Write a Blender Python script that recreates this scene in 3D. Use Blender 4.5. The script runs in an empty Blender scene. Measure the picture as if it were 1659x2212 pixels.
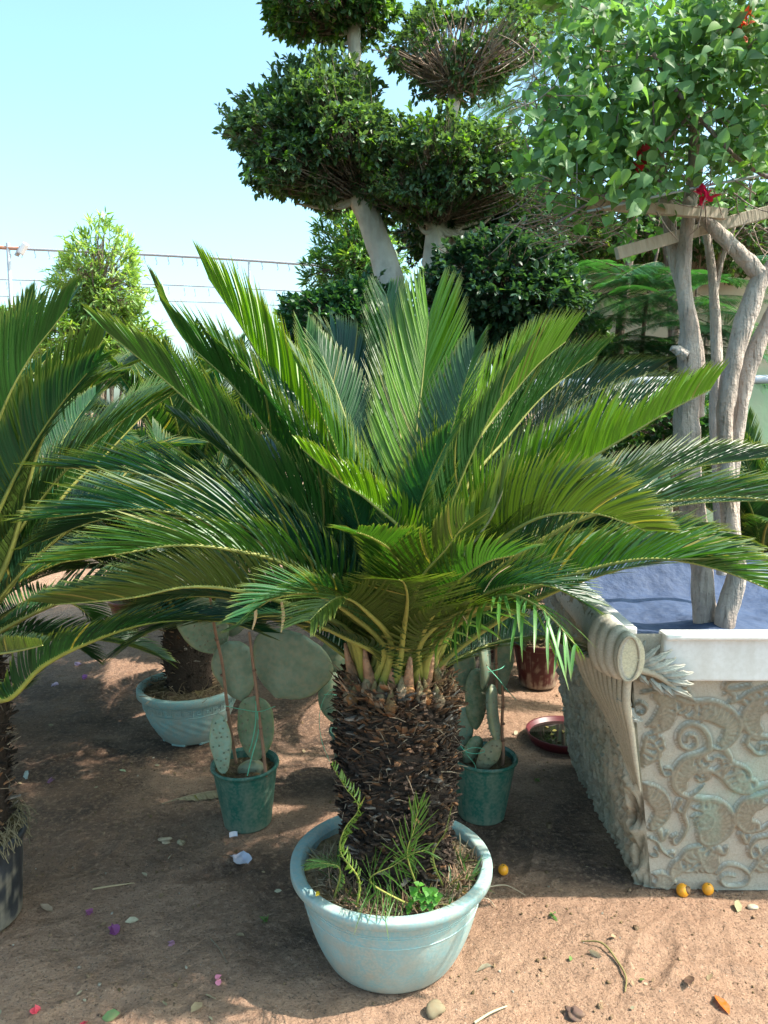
import bpy, math, random
import numpy as np
from mathutils import Vector, Matrix, Euler

# ------------------------------------------------------------------ camera, sky, sun
PITCH = math.radians(7.5)
CAMH = 1.5
FPX, U0, V0 = 1661.0, 829.5, 1106.0
C = bpy.context.scene.collection
cam_d = bpy.data.cameras.new("camera"); cam_d.sensor_fit = 'HORIZONTAL'
cam_d.sensor_width = 26.0; cam_d.lens = 26.03; cam_d.clip_end = 2000; cam_d.clip_start = 0.05
cam = bpy.data.objects.new("camera", cam_d); C.objects.link(cam)
cam.location = (0, 0, CAMH); cam.rotation_euler = (math.pi/2 - PITCH, 0, 0)
bpy.context.scene.camera = cam

SUN = np.array([0.62, -0.085, 0.78]); SUN = SUN/np.linalg.norm(SUN)
elev = math.asin(SUN[2]); az = math.atan2(SUN[0], SUN[1])
w = bpy.data.worlds.new("World"); bpy.context.scene.world = w; w.use_nodes = True
nt = w.node_tree
sky = nt.nodes.new('ShaderNodeTexSky'); sky.sky_type = 'NISHITA'; sky.sun_disc = False
sky.sun_elevation = elev; sky.sun_rotation = az
sky.air_density = 1.0; sky.dust_density = 3.0; sky.ozone_density = 1.0; sky.altitude = 0
tm = nt.nodes.new('ShaderNodeMix'); tm.data_type = 'RGBA'; tm.blend_type = 'MULTIPLY'; tm.inputs[0].default_value = 1
tm.inputs[7].default_value = (.80, 1.0, .93, 1); nt.links.new(sky.outputs[0], tm.inputs[6])
nt.links.new(tm.outputs[2], nt.nodes['Background'].inputs[0])
nt.nodes['Background'].inputs[1].default_value = 0.15
sd = bpy.data.lights.new("sun", 'SUN'); sd.energy = 3.1; sd.angle = math.radians(0.6); sd.color = (1.0, 0.91, 0.80)
sun = bpy.data.objects.new("sun", sd); C.objects.link(sun)
sun.rotation_euler = Vector((-SUN[0], -SUN[1], -SUN[2])).to_track_quat('-Z', 'Y').to_euler()
vs = bpy.context.scene.view_settings
vs.view_transform = 'Standard'; vs.look = 'None'; vs.gamma = 1; vs.exposure = 1.70
cy = bpy.context.scene.cycles
cy.max_bounces = 8; cy.transparent_max_bounces = 8; cy.transmission_bounces = 4

# ------------------------------------------------------------------ helpers
rng = np.random.default_rng(7)
random.seed(7)
cp, sp = math.cos(PITCH), math.sin(PITCH)
def ray(u, v):
    a = (u-U0)/FPX; b = (V0-v)/FPX
    return np.array([a, cp + b*sp, -sp + b*cp])
def P(u, v, y):
    d = ray(u, v); return np.array([0, 0, CAMH]) + d*(y/d[1])
def G(u, v, z=0.0):
    d = ray(u, v); return np.array([0, 0, CAMH]) + d*((z-CAMH)/d[2])
def nrm(a):
    a = np.asarray(a, float); return a/np.maximum(np.linalg.norm(a, axis=-1, keepdims=True), 1e-9)

def spline(pts, n):
    pts = np.asarray(pts, float)
    if len(pts) < 3:
        t = np.linspace(0, 1, n)[:, None]; return pts[0]*(1-t) + pts[-1]*t
    p = np.vstack([2*pts[0]-pts[1], pts, 2*pts[-1]-pts[-2]])
    out = []
    m = 12
    for i in range(1, len(p)-2):
        t = np.linspace(0, 1, m, endpoint=False)[:, None]
        p0, p1, p2, p3 = p[i-1], p[i], p[i+1], p[i+2]
        out.append(0.5*((2*p1) + (-p0+p2)*t + (2*p0-5*p1+4*p2-p3)*t**2 + (-p0+3*p1-3*p2+p3)*t**3))
    out.append(pts[-1][None]); q = np.vstack(out)
    s = np.r_[0, np.cumsum(np.linalg.norm(np.diff(q[:, :3], axis=0), axis=1))]
    tt = np.linspace(0, s[-1], n)
    return np.stack([np.interp(tt, s, q[:, k]) for k in range(q.shape[1])], 1)

class MB:
    def __init__(self): self.v = []; self.c = []; self.l = []; self.k = []; self.n = 0; self.sm = []
    def add(self, v, f, col=(.5, .5, .5), smooth=True):
        v = np.asarray(v, float).reshape(-1, 3)
        if isinstance(f, np.ndarray):
            self.l.append((f + self.n).ravel()); self.k.append(np.full(len(f), f.shape[1])); nf = len(f)
        else:
            self.l.append(np.array([i for q in f for i in q], int) + self.n); self.k.append(np.array([len(q) for q in f])); nf = len(f)
        col = np.asarray(col, float)
        if col.ndim == 1: col = np.tile(col[None], (len(v), 1))
        self.v.append(v); self.c.append(col.reshape(-1, 3)); self.n += len(v); self.sm.append(np.full(nf, smooth))
        return self
    def mesh(self, name, mat):
        me = bpy.data.meshes.new(name)
        v = np.vstack(self.v); l = np.concatenate(self.l).astype(np.int32); k = np.concatenate(self.k).astype(np.int32)
        me.vertices.add(len(v)); me.vertices.foreach_set('co', v.astype(np.float32).ravel())
        me.loops.add(len(l)); me.loops.foreach_set('vertex_index', l)
        me.polygons.add(len(k)); st = np.r_[0, np.cumsum(k)[:-1]].astype(np.int32)
        me.polygons.foreach_set('loop_start', st)
        me.polygons.foreach_set('use_smooth', np.concatenate(self.sm))
        me.update(calc_edges=True)
        at = me.color_attributes.new('tint', 'FLOAT_COLOR', 'POINT')
        c = np.vstack(self.c); c = np.hstack([c, np.ones((len(c), 1))]).astype(np.float32)
        at.data.foreach_set('color', c.ravel())
        me.validate()
        if mat: me.materials.append(mat)
        return me
    def build(self, name, mat, parent=None, loc=None):
        o = bpy.data.objects.new(name, self.mesh(name, mat)); C.objects.link(o)
        if parent is not None: o.parent = parent
        if loc is not None: o.location = loc
        return o

def tag(o, label=None, cat=None, group=None, kind=None):
    if label: o['label'] = label
    if cat: o['category'] = cat
    if group: o['group'] = group
    if kind: o['kind'] = kind
    return o
def empty(name, loc, label, cat, group=None):
    o = bpy.data.objects.new(name, None); C.objects.link(o); o.location = loc; o.empty_display_size = .1
    bpy.context.view_layer.update() if False else None
    return tag(o, label, cat, group)
def rel(root, p): return np.asarray(p, float) - np.array(root.location)

def frames(q):
    T = nrm(np.gradient(q, axis=0))
    a = np.array([0, 0, 1.0]) if abs(T[0][2]) < .9 else np.array([0, 1.0, 0])
    A = [nrm(np.cross(T[0], a))]
    for i in range(1, len(T)):
        x = A[-1] - T[i]*np.dot(A[-1], T[i]); A.append(nrm(x))
    A = np.array(A); B = np.cross(T, A)
    return T, A, B
def tube(mb, pts, r, n=8, seg=None, col=(.4, .4, .4), lump=0, cap=True, flat=1.0, c2=None):
    pts = np.asarray(pts, float)
    m = seg or max(4, len(pts)*4)
    q = spline(pts, m)
    r = np.atleast_1d(np.asarray(r, float))
    R = np.interp(np.linspace(0, 1, m), np.linspace(0, 1, len(r)), r) if len(r) > 1 else np.full(m, r[0])
    T, A, B = frames(q)
    th = np.linspace(0, 2*np.pi, n, endpoint=False)
    RR = R[:, None]*np.ones(n)
    if lump:
        ph = rng.uniform(0, 6.28, 6); z = np.arange(m)[:, None]*(6.0/m)*len(pts)/3
        RR = RR*(1 + lump*(np.sin(th*2+z*1.7+ph[0]) + .6*np.sin(th*3-z*2.9+ph[1]) + .7*np.sin(z*4.1+th+ph[2]) + .4*np.sin(th*5+z*7+ph[3])))
    v = q[:, None] + RR[..., None]*(np.cos(th)[None, :, None]*A[:, None] + flat*np.sin(th)[None, :, None]*B[:, None])
    i = np.arange(m-1)[:, None]*n; j = np.arange(n)[None]
    f = np.stack([i+j, i+(j+1) % n, i+n+(j+1) % n, i+n+j], -1).reshape(-1, 4)
    if c2 is not None:
        t = np.linspace(0, 1, m)[:, None, None]; col = (np.array(col)*(1-t) + np.array(c2)*t)*np.ones((m, n, 1)); col = col.reshape(-1, 3)
    mb.add(v, f, col)
    if cap:
        for e, k in ((0, 0), (m-1, 1)):
            idx = [e*n + x for x in range(n)]
            base = v[e]
            cc = np.asarray(col); cc = cc if cc.ndim == 1 else cc.reshape(m, n, 3)[e, 0]
            mb.add(np.vstack([base, q[e] + T[e]*(R[e]*.3*(1 if k else -1))]), [((x, (x+1) % n, n) if k else ((x+1) % n, x, n)) for x in range(n)], cc)
def lathe(mb, prof, n=64, center=(0, 0, 0), col=(.4, .4, .4), jitter=0, colf=None, rf=None):
    prof = np.asarray(prof, float); m = len(prof)
    th = np.linspace(0, 2*np.pi, n, endpoint=False)
    r = prof[:, 0][:, None]*np.ones(n); z = prof[:, 1][:, None]*np.ones(n)
    if rf is not None: r = r + rf(th[None], z, prof[:, 0][:, None]*np.ones(n))
    v = np.stack([r*np.cos(th), r*np.sin(th), z], -1) + np.array(center)
    i = np.arange(m-1)[:, None]*n; j = np.arange(n)[None]
    f = np.stack([i+j, i+(j+1) % n, i+n+(j+1) % n, i+n+j], -1).reshape(-1, 4)
    c = colf(v.reshape(-1, 3)) if colf else col
    mb.add(v, f, c)
def box(mb, c, s, R=None, col=(.5, .5, .5), bev=0.0):
    s = np.array(s, float)/2; b = min(bev, *(s*.9)) if bev else 0
    if b <= 0:
        v = np.array([[x, y, z] for x in (-1, 1) for y in (-1, 1) for z in (-1, 1)])*s
        f = [(0, 1, 3, 2), (4, 6, 7, 5), (0, 4, 5, 1), (2, 3, 7, 6), (0, 2, 6, 4), (1, 5, 7, 3)]
    else:
        bm = __import__('bmesh').new(); __import__('bmesh').ops.create_cube(bm, size=2)
        for q in bm.verts: q.co = Vector(np.array(q.co)*s)
        __import__('bmesh').ops.bevel(bm, geom=bm.edges[:], offset=b, segments=2, affect='EDGES', profile=.5)
        bm.verts.index_update(); v = np.array([q.co[:] for q in bm.verts]); f = [[x.index for x in fc.verts] for fc in bm.faces]; bm.free()
    if R is not None: v = v @ np.array(R).T
    mb.add(v + np.array(c), f, col, smooth=False)
def blob(mb, c, r, n=10, col=(.5, .5, .5), amp=.1, R=None):
    th = np.linspace(0, 2*np.pi, n*2, endpoint=False); ph = np.linspace(0.02, np.pi-.02, n)
    d = np.stack([np.sin(ph)[:, None]*np.cos(th), np.sin(ph)[:, None]*np.sin(th), np.cos(ph)[:, None]*np.ones(2*n)], -1)
    k = rng.normal(size=(4, 3))*2.2; a = 1 + amp*sum(np.sin(d @ kk + i) for i, kk in enumerate(k))/2
    v = (d*a[..., None]).reshape(-1, 3)*np.array(r)
    if R is not None: v = v @ np.array(R).T
    m = 2*n; i = np.arange(n-1)[:, None]*m; j = np.arange(m)[None]
    f = np.stack([i+j, i+m+j, i+m+(j+1) % m, i+(j+1) % m], -1).reshape(-1, 4)
    mb.add(v + np.array(c), f, col)

def hsh(ix, iy, s): 
    x = np.sin(ix*127.1 + iy*311.7 + s*74.7)*43758.5453
    return x - np.floor(x)
def vnoise(x, y, s=0):
    ix = np.floor(x); iy = np.floor(y); fx = x-ix; fy = y-iy
    fx = fx*fx*(3-2*fx); fy = fy*fy*(3-2*fy)
    return (hsh(ix, iy, s)*(1-fx)+hsh(ix+1, iy, s)*fx)*(1-fy) + (hsh(ix, iy+1, s)*(1-fx)+hsh(ix+1, iy+1, s)*fx)*fy
def fbm(x, y, o=4, s=0):
    r = 0; a = .5; t = 0
    for i in range(o): r = r + a*vnoise(x, y, s+i); t += a; x = x*2.03+3.1; y = y*2.01+1.7; a *= .5
    return r/t

# ------------------------------------------------------------------ materials
def mat(name, rough=.6, spec=.4, tint=True, base=(.5, .5, .5), noise=None, bump=None, trans=0, transcol=None, rnoise=0, coat=0, coord='Object'):
    m = bpy.data.materials.new(name); m.use_nodes = True; n = m.node_tree.nodes; L = m.node_tree.links
    b = n['Principled BSDF']; out = n['Material Output']
    b.inputs['Roughness'].default_value = rough; b.inputs['Specular IOR Level'].default_value = spec
    if coat: b.inputs['Coat Weight'].default_value = coat; b.inputs['Coat Roughness'].default_value = .25
    if tint:
        a = n.new('ShaderNodeAttribute'); a.attribute_name = 'tint'; col = a.outputs['Color']
    else:
        a = n.new('ShaderNodeRGB'); a.outputs[0].default_value = (*base, 1); col = a.outputs[0]
    tc = n.new('ShaderNodeTexCoord')
    for (sc, amt, c2) in (noise or []):
        nz = n.new('ShaderNodeTexNoise'); nz.inputs['Scale'].default_value = sc if not isinstance(sc, tuple) else 1; nz.inputs['Detail'].default_value = 6
        if isinstance(sc, tuple):
            mp = n.new('ShaderNodeMapping'); mp.inputs['Scale'].default_value = sc; L.new(tc.outputs[coord], mp.inputs[0]); L.new(mp.outputs[0], nz.inputs[0])
        else: L.new(tc.outputs[coord], nz.inputs[0])
        rp = n.new('ShaderNodeValToRGB'); rp.color_ramp.elements[0].position = .42; rp.color_ramp.elements[1].position = .62
        rp.color_ramp.elements[1].color = (amt, amt, amt, 1); rp.color_ramp.elements[0].color = (0, 0, 0, 1)
        L.new(nz.outputs[0], rp.inputs[0])
        mx = n.new('ShaderNodeMix'); mx.data_type = 'RGBA'
        L.new(rp.outputs[0], mx.inputs[0]); L.new(col, mx.inputs[6])
        if len(c2) == 3: mx.inputs[7].default_value = (*c2, 1)
        else:
            mx.blend_type = 'MULTIPLY'; mx.inputs[7].default_value = (c2[0], c2[0], c2[0], 1)
        col = mx.outputs[2]
    L.new(col, b.inputs['Base Color'])
    prev = None
    for (sc, st, dist) in (bump or []):
        nz = n.new('ShaderNodeTexNoise'); nz.inputs['Detail'].default_value = 5
        if isinstance(sc, tuple):
            mp = n.new('ShaderNodeMapping'); mp.inputs['Scale'].default_value = sc; L.new(tc.outputs[coord], mp.inputs[0]); L.new(mp.outputs[0], nz.inputs[0]); nz.inputs['Scale'].default_value = 1
        else: nz.inputs['Scale'].default_value = sc; L.new(tc.outputs[coord], nz.inputs[0])
        bp = n.new('ShaderNodeBump'); bp.inputs['Strength'].default_value = st; bp.inputs['Distance'].default_value = dist
        L.new(nz.outputs[0], bp.inputs['Height'])
        if prev: L.new(prev, bp.inputs['Normal'])
        prev = bp.outputs[0]
    if prev: L.new(prev, b.inputs['Normal'])
    if rnoise:
        nz = n.new('ShaderNodeTexNoise'); nz.inputs['Scale'].default_value = 20; L.new(tc.outputs[coord], nz.inputs[0])
        mr = n.new('ShaderNodeMapRange'); mr.inputs[1].default_value = .3; mr.inputs[2].default_value = .7
        mr.inputs[3].default_value = rough-rnoise; mr.inputs[4].default_value = rough+rnoise
        L.new(nz.outputs[0], mr.inputs[0]); L.new(mr.outputs[0], b.inputs['Roughness'])
    if trans:
        t = n.new('ShaderNodeBsdfTranslucent'); mm = n.new('ShaderNodeMixShader'); mm.inputs[0].default_value = trans
        mu = n.new('ShaderNodeMix'); mu.data_type = 'RGBA'; mu.blend_type = 'MULTIPLY'; mu.inputs[0].default_value = 1
        L.new(col, mu.inputs[6]); mu.inputs[7].default_value = (*(transcol or (2.2, 1.9, .6)), 1)
        L.new(mu.outputs[2], t.inputs[0]); L.new(b.outputs[0], mm.inputs[1]); L.new(t.outputs[0], mm.inputs[2]); L.new(mm.outputs[0], out.inputs[0])
    return m

M_frond = mat('cycad_leaf', rough=.38, spec=.45, trans=.26, transcol=(2.1, 2.2, .5))
M_rachis = mat('cycad_rachis', rough=.5, noise=[(60, .4, (.18, .17, .05))])
M_leaf = mat('leaf', rough=.42, spec=.45, trans=.28, transcol=(2.2, 2.2, .6))
M_bleaf = mat('soft_leaf', rough=.5, spec=.3, trans=.38, transcol=(1.8, 1.9, .7))
M_bark = mat('pale_bark', rough=.85, spec=.2, noise=[(9, .5, (.20, .15, .11)), ((30, 30, 6), .5, (.55, .5, .42)), (3, .4, (.30, .25, .20))], bump=[((45, 45, 9), .6, .02), (90, .4, .006)])
M_bark2 = mat('grey_bark', rough=.85, spec=.2, noise=[(7, .5, (.17, .11, .08)), ((40, 40, 7), .5, (.42, .34, .28))], bump=[((50, 50, 9), 1, .03), (35, .6, .015), (150, .6, .006)])
M_trunk = mat('cycad_trunk', rough=.9, spec=.15, noise=[(40, .5, (.04, .03, .025))], bump=[(120, .7, .01)])
M_straw = mat('dry_fibre', rough=.8, spec=.2)
M_pot = mat('turquoise_plastic', rough=.5, spec=.35, noise=[((9, 9, 3), .35, (.40, .48, .44)), (30, .4, (.36, .31, .23)), (140, .4, (.48, .44, .35)), (4, .3, (.2, .38, .42))], bump=[(90, .15, .004), (12, .1, .01)], rnoise=.12)
M_green = mat('green_plastic', rough=.42, spec=.4, noise=[((25, 25, 5), .3, (.16, .2, .14)), (90, .35, (.22, .25, .19))], bump=[(60, .08, .004)], rnoise=.1)
M_black = mat('black_plastic', rough=.45, noise=[(20, .3, (.09, .09, .1))], bump=[(25, .2, .01)])
M_red = mat('maroon_plastic', rough=.4, noise=[(40, .3, (.07, .03, .025))], bump=[(40, .1, .004)])
M_soil = mat('pot_soil', rough=.95, spec=.1, noise=[(25, .6, (.09, .06, .04)), (60, .5, (.34, .24, .14)), (14, .35, (.16, .14, .04))], bump=[(60, 1, .02), (180, .8, .01)])
M_cactus = mat('cactus_skin', rough=.55, spec=.35, noise=[(16, .4, (.14, .19, .11)), (45, .35, (.36, .37, .27)), (7, .35, (.10, .16, .10)), (75, .3, (.38, .30, .18))], bump=[(50, .2, .006)], rnoise=.1)
M_spine = mat('spine', rough=.6)
M_wood = mat('weathered_wood', rough=.85, noise=[((60, 8, 8), .5, (.28, .22, .16)), (12, .3, (.5, .42, .32))], bump=[((90, 8, 8), .6, .006)])
M_bamboo = mat('bamboo', rough=.55, noise=[(30, .4, (.16, .08, .05))])
M_string = mat('green_string', rough=.6, trans=.15, transcol=(1, 1, 1))
M_stone = mat('painted_stone', rough=.75, spec=.3, noise=[(14, .2, (.36, .31, .22)), (110, .13, (.56, .53, .46)), (5, .1, (.30, .36, .30)), (220, .25, (.2, .16, .11))], bump=[(110, .35, .006), (30, .3, .01)], rnoise=.1)
M_white = mat('white_liner', rough=.45, spec=.4, noise=[(5, .35, (.58, .54, .48)), ((18, 18, 3), .3, (.5, .46, .4)), (80, .2, (.5, .47, .42))], bump=[(12, .1, .01)])
M_fabric = mat('blue_fabric', rough=.75, spec=.25, noise=[(6, .4, (.03, .045, .09)), (40, .25, (.09, .11, .16))], bump=[(9, .6, .05), (260, .35, .004)])
M_wall = mat('wall_plaster', rough=.9, spec=.1, noise=[(1.3, .5, (.42, .40, .32)), ((5, 5, 1), .4, (.30, .31, .25))], bump=[(30, .2, .01)])
M_metal = mat('metal_pipe', rough=.45, spec=.5, noise=[(12, .3, (.4, .4, .42))])
M_fruit = mat('fruit_skin', rough=.35, spec=.5, bump=[(300, .2, .002)])
M_water = mat('dark_water', rough=.04, spec=.6)
M_dry = mat('dry_leaf', rough=.8, spec=.2, trans=.2, transcol=(1.2, 1.1, .9), noise=[(80, .4, (.25, .17, .1))])
M_petal = mat('petal', rough=.6, trans=.35, transcol=(1.2, 1.1, 1.1))
M_paper = mat('paper', rough=.6, noise=[(50, .3, (.4, .4, .45))])

def ground_material():
    m = bpy.data.materials.new('dirt'); m.use_nodes = True; n = m.node_tree.nodes; L = m.node_tree.links
    b = n['Principled BSDF']; b.inputs['Roughness'].default_value = .95; b.inputs['Specular IOR Level'].default_value = .12
    tc = n.new('ShaderNodeTexCoord')
    def nz(s, d=8, r=.6):
        x = n.new('ShaderNodeTexNoise'); x.inputs['Scale'].default_value = s; x.inputs['Detail'].default_value = d; x.inputs['Roughness'].default_value = r
        L.new(tc.outputs['Object'], x.inputs[0]); return x.outputs[0]
    def ramp(i, p0, p1, c0=(0, 0, 0, 1), c1=(1, 1, 1, 1)):
        r = n.new('ShaderNodeValToRGB'); r.color_ramp.elements[0].position = p0; r.color_ramp.elements[1].position = p1
        r.color_ramp.elements[0].color = c0; r.color_ramp.elements[1].color = c1; L.new(i, r.inputs[0]); return r.outputs[0]
    def mix(f, a, c, k=None):
        x = n.new('ShaderNodeMix'); x.data_type = 'RGBA'
        if k is not None:
            mm = n.new('ShaderNodeMath'); mm.operation = 'MULTIPLY'; mm.inputs[1].default_value = k; L.new(f, mm.inputs[0]); f = mm.outputs[0]
        L.new(f, x.inputs[0]); L.new(a, x.inputs[6])
        if isinstance(c, tuple): x.inputs[7].default_value = c
        else: L.new(c, x.inputs[7])
        return x.outputs[2]
    a = n.new('ShaderNodeAttribute'); a.attribute_name = 'tint'
    col = a.outputs['Color']
    col = mix(ramp(nz(2.5), .45, .65), col, (.36, .21, .135, 1), .55)
    col = mix(ramp(nz(14), .45, .62), col, (.23, .14, .095, 1), .5)
    col = mix(ramp(nz(55), .5, .66), col, (.45, .29, .195, 1), .6)
    col = mix(ramp(nz(130), .56, .64), col, (.08, .055, .042, 1), .75)
    col = mix(ramp(nz(260, 3), .66, .70), col, (.7, .62, .52, 1), .6)
    L.new(col, b.inputs['Base Color'])
    h1 = nz(30, 8, .65); h2 = nz(140, 6, .6)
    b1 = n.new('ShaderNodeBump'); b1.inputs['Strength'].default_value = .9; b1.inputs['Distance'].default_value = .03; L.new(h1, b1.inputs['Height'])
    b2 = n.new('ShaderNodeBump'); b2.inputs['Strength'].default_value = .8; b2.inputs['Distance'].default_value = .008; L.new(h2, b2.inputs['Height']); L.new(b1.outputs[0], b2.inputs['Normal'])
    L.new(b2.outputs[0], b.inputs['Normal'])
    return m

# ------------------------------------------------------------------ ground
def gheight(x, y):
    h = .030*(fbm(x*1.3, y*1.3, 3, 1)-.5) + .020*(fbm(x*6, y*6+3, 4, 5)-.5)
    h = h + .016*np.clip(fbm(x*22, y*22, 4, 11)-.52, 0, 1) + .008*(fbm(x*55, y*55, 3, 15)-.5)
    for (cx, cy, a, l, w_) in ((-.75, 1.75, .5, .15, .055), (-.35, 1.55, .9, .14, .05), (.55, 1.62, -.4, .15, .055), (.95, 1.85, -.2, .15, .05), (-1.0, 2.45, 1.2, .14, .05), (-.55, 2.35, .2, .15, .05), (.45, 2.45, 1.4, .14, .05), (1.15, 1.6, .6, .14, .05), (-.2, 2.6, .3, .14, .05), (-1.3, 3.2, .3, .14, .05), (.75, 1.95, 1.0, .14, .05)):
        dx = (x-cx)*math.cos(a)+(y-cy)*math.sin(a); dy = -(x-cx)*math.sin(a)+(y-cy)*math.cos(a)
        q = np.sqrt((dx/l)**2+(dy/w_)**2); h = h - .009*np.exp(-q**4) + .006*np.exp(-((q-1.15)/.18)**2)
    return h - .004
def make_ground():
    xf = np.arange(-2.4, 2.401, .011); yf = np.arange(1.1, 5.4, .011)
    far = np.array([.05, .15, .35, .7, 1.3, 2.5, 5, 9, 16, 30, 60, 120, 260, 500])
    xs = np.r_[-2.4-far[::-1], xf, 2.4+far]; ys = np.r_[1.1-far[::-1][8:], yf, 5.4+far]
    X, Y = np.meshgrid(xs, ys); Z = gheight(X, Y)
    v = np.stack([X, Y, Z], -1).reshape(-1, 3); nx = len(xs); ny = len(ys)
    i = np.arange(ny-1)[:, None]*nx; j = np.arange(nx-1)[None]
    f = np.stack([i+j, i+j+1, i+nx+j+1, i+nx+j], -1).reshape(-1, 4)
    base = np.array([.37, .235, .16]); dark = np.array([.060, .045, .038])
    # damp earth around the pots, plus ground shade darkened into the colour
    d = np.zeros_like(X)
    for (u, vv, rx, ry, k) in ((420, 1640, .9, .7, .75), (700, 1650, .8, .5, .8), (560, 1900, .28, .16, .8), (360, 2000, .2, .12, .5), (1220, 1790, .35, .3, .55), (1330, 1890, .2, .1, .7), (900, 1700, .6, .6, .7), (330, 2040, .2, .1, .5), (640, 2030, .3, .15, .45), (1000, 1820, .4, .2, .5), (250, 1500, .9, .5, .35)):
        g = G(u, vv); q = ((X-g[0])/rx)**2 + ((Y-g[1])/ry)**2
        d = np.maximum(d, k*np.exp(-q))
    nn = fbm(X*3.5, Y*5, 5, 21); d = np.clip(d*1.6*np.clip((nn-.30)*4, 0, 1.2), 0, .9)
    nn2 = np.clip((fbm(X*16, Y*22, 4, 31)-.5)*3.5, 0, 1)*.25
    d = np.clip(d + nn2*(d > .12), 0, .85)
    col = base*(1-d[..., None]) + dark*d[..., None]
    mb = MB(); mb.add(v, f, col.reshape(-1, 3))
    o = mb.build('ground', ground_material()); tag(o, 'sandy brown dirt ground, damp between the pots, with shade painted into its colour', 'ground', kind='structure')
make_ground()

def gz(x, y): return float(gheight(np.array(x, float), np.array(y, float)))

# ------------------------------------------------------------------ cycads
def leaflets(mb, q, S0, L, W, spacing, t0, vee=(45, 30), fwd=(75, 25), droop=.1, curl=.22, col=(.05, .12, .02), colv=.13, roll=0, prof=None, side=(1, 1), rnd=.55, tipcol=(.16, .19, .05), k=6, cut=None):
    """two rows of narrow leaflets along the curve q"""
    ln = np.linalg.norm(np.diff(q, axis=0), axis=1).sum()
    n = max(8, int(ln*(1-t0)/spacing))
    T = nrm(np.gradient(q, axis=0)); tt = np.linspace(0, 1, len(q))
    S = S0[None] - (T @ S0)[:, None]*T; S = nrm(S); N = np.cross(S, T)
    if np.any(roll):
        ro = np.interp(tt, [0, 1], roll) if np.ndim(roll) else np.full(len(q), roll)
        c, s = np.cos(ro)[:, None], np.sin(ro)[:, None]; S, N = S*c + N*s, N*c - S*s
    for sd in (1, -1):
        if side[0 if sd == 1 else 1] == 0: continue
        t = t0 + (1-t0)*((np.arange(n)+.5 + rng.uniform(-.25, .25, n)*rnd)/n); t = np.clip(t, 0, 1)
        I = lambda A: np.stack([np.interp(t, tt, A[:, j]) for j in range(3)], 1)
        b = I(q); Tt = nrm(I(T)); St = nrm(I(S)); Nt = nrm(I(N))
        x = (t-t0)/(1-t0)
        Ls = L*(np.clip(.28+2.6*x, 0, 1) if prof is None else np.interp(x, *prof))*(1-.62*np.clip((x-.62)/.38, 0, 1)**1.5)*rng.normal(1, .04*rnd, n)
        if cut is not None: Ls = Ls*np.interp(x, cut[0], cut[1])*np.where((x > cut[2]) & (x < cut[3]), rng.uniform(.55, 1, n), 1)
        Ls = Ls*np.where(rng.random(n) < .025, rng.uniform(.35, .75, n), 1)
        fa = np.radians(np.interp(x, [0, 1], fwd) + rng.normal(0, 2.5*rnd, n)); va = np.radians(np.interp(x, [0, 1], vee) + rng.normal(0, 3.5*rnd, n))
        d = np.cos(fa)[:, None]*Tt + np.sin(fa)[:, None]*(np.cos(va)[:, None]*St*sd + np.sin(va)[:, None]*Nt)
        d = nrm(d); bend = (curl+.10)*Tt + droop*np.array([0, 0, -1.0]) - .06*Nt + rng.normal(0, .025*rnd, (n, 3))
        wd = nrm(Tt - (Tt*d).sum(1)[:, None]*d); nn = np.cross(d, wd)
        s = np.linspace(0, 1, k); wp = np.interp(s, [0, .12, .5, .8, 1], [.45, .9, 1, .8, .08])
        c = b[:, None] + Ls[:, None, None]*(s[None, :, None]*d[:, None] + (s**2)[None, :, None]*bend[:, None])
        Wn = W*rng.normal(1, .06, n)
        off = wd[:, None, None]*np.array([-1, 0, 1])[None, None, :, None]*wp[None, :, None, None]*Wn[:, None, None, None]
        off = off + nn[:, None, None]*np.array([1, 0, 1])[None, None, :, None]*(.35*wp)[None, :, None, None]*Wn[:, None, None, None]*sd
        v = c[:, :, None] + off
        base = (np.arange(n)*k*3)[:, None, None]; a = np.arange(k-1)[None, :, None]*3; bb = np.arange(2)[None, None]
        f = np.stack([base+a+bb, base+a+bb+1, base+a+bb+4, base+a+bb+3], -1).reshape(-1, 4)
        cc = np.array(col)*np.clip(rng.normal(1, colv, (n, 1)), .5, 1.8)
        yl = rng.random((n, 1)) < .02; cc = np.where(yl, np.array([.22, .20, .05]), cc)
        cv = np.repeat(cc[:, None], k, 1); cv[:, -1] = np.array(tipcol); cv[:, -2] = cv[:, -2]*.92 + np.array(tipcol)*.08
        cv = np.repeat(cv[:, :, None], 3, 2)
        mb.add(v, f, cv.reshape(-1, 3))

LEAFC = (.020, .070, .020)
def frond_objs(root, pts, out, L=.18, W=.0032, spacing=.0070, t0=.14, col=LEAFC, rcol=(.26, .27, .06), r0=.0085, name='frond', label=None, **kw):
    """pts world; out = horizontal outward direction"""
    pts = [rel(root, p) for p in pts]
    q = spline(pts, 40); o = nrm(np.array([out[0], out[1], 0.0])); S0 = np.cross(o, [0, 0, 1.0])
    mb = MB(); leaflets(mb, q, S0, L, W, spacing, t0, col=col, **kw)
    f = mb.build(name, M_frond, root)
    if label: f['label'] = label
    rb = MB(); tube(rb, pts, [r0*1.5, r0, r0*.75, r0*.35, r0*.15], n=6, seg=32, col=rcol)
    rb.build('rachis', M_rachis, f)
    return f

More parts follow.
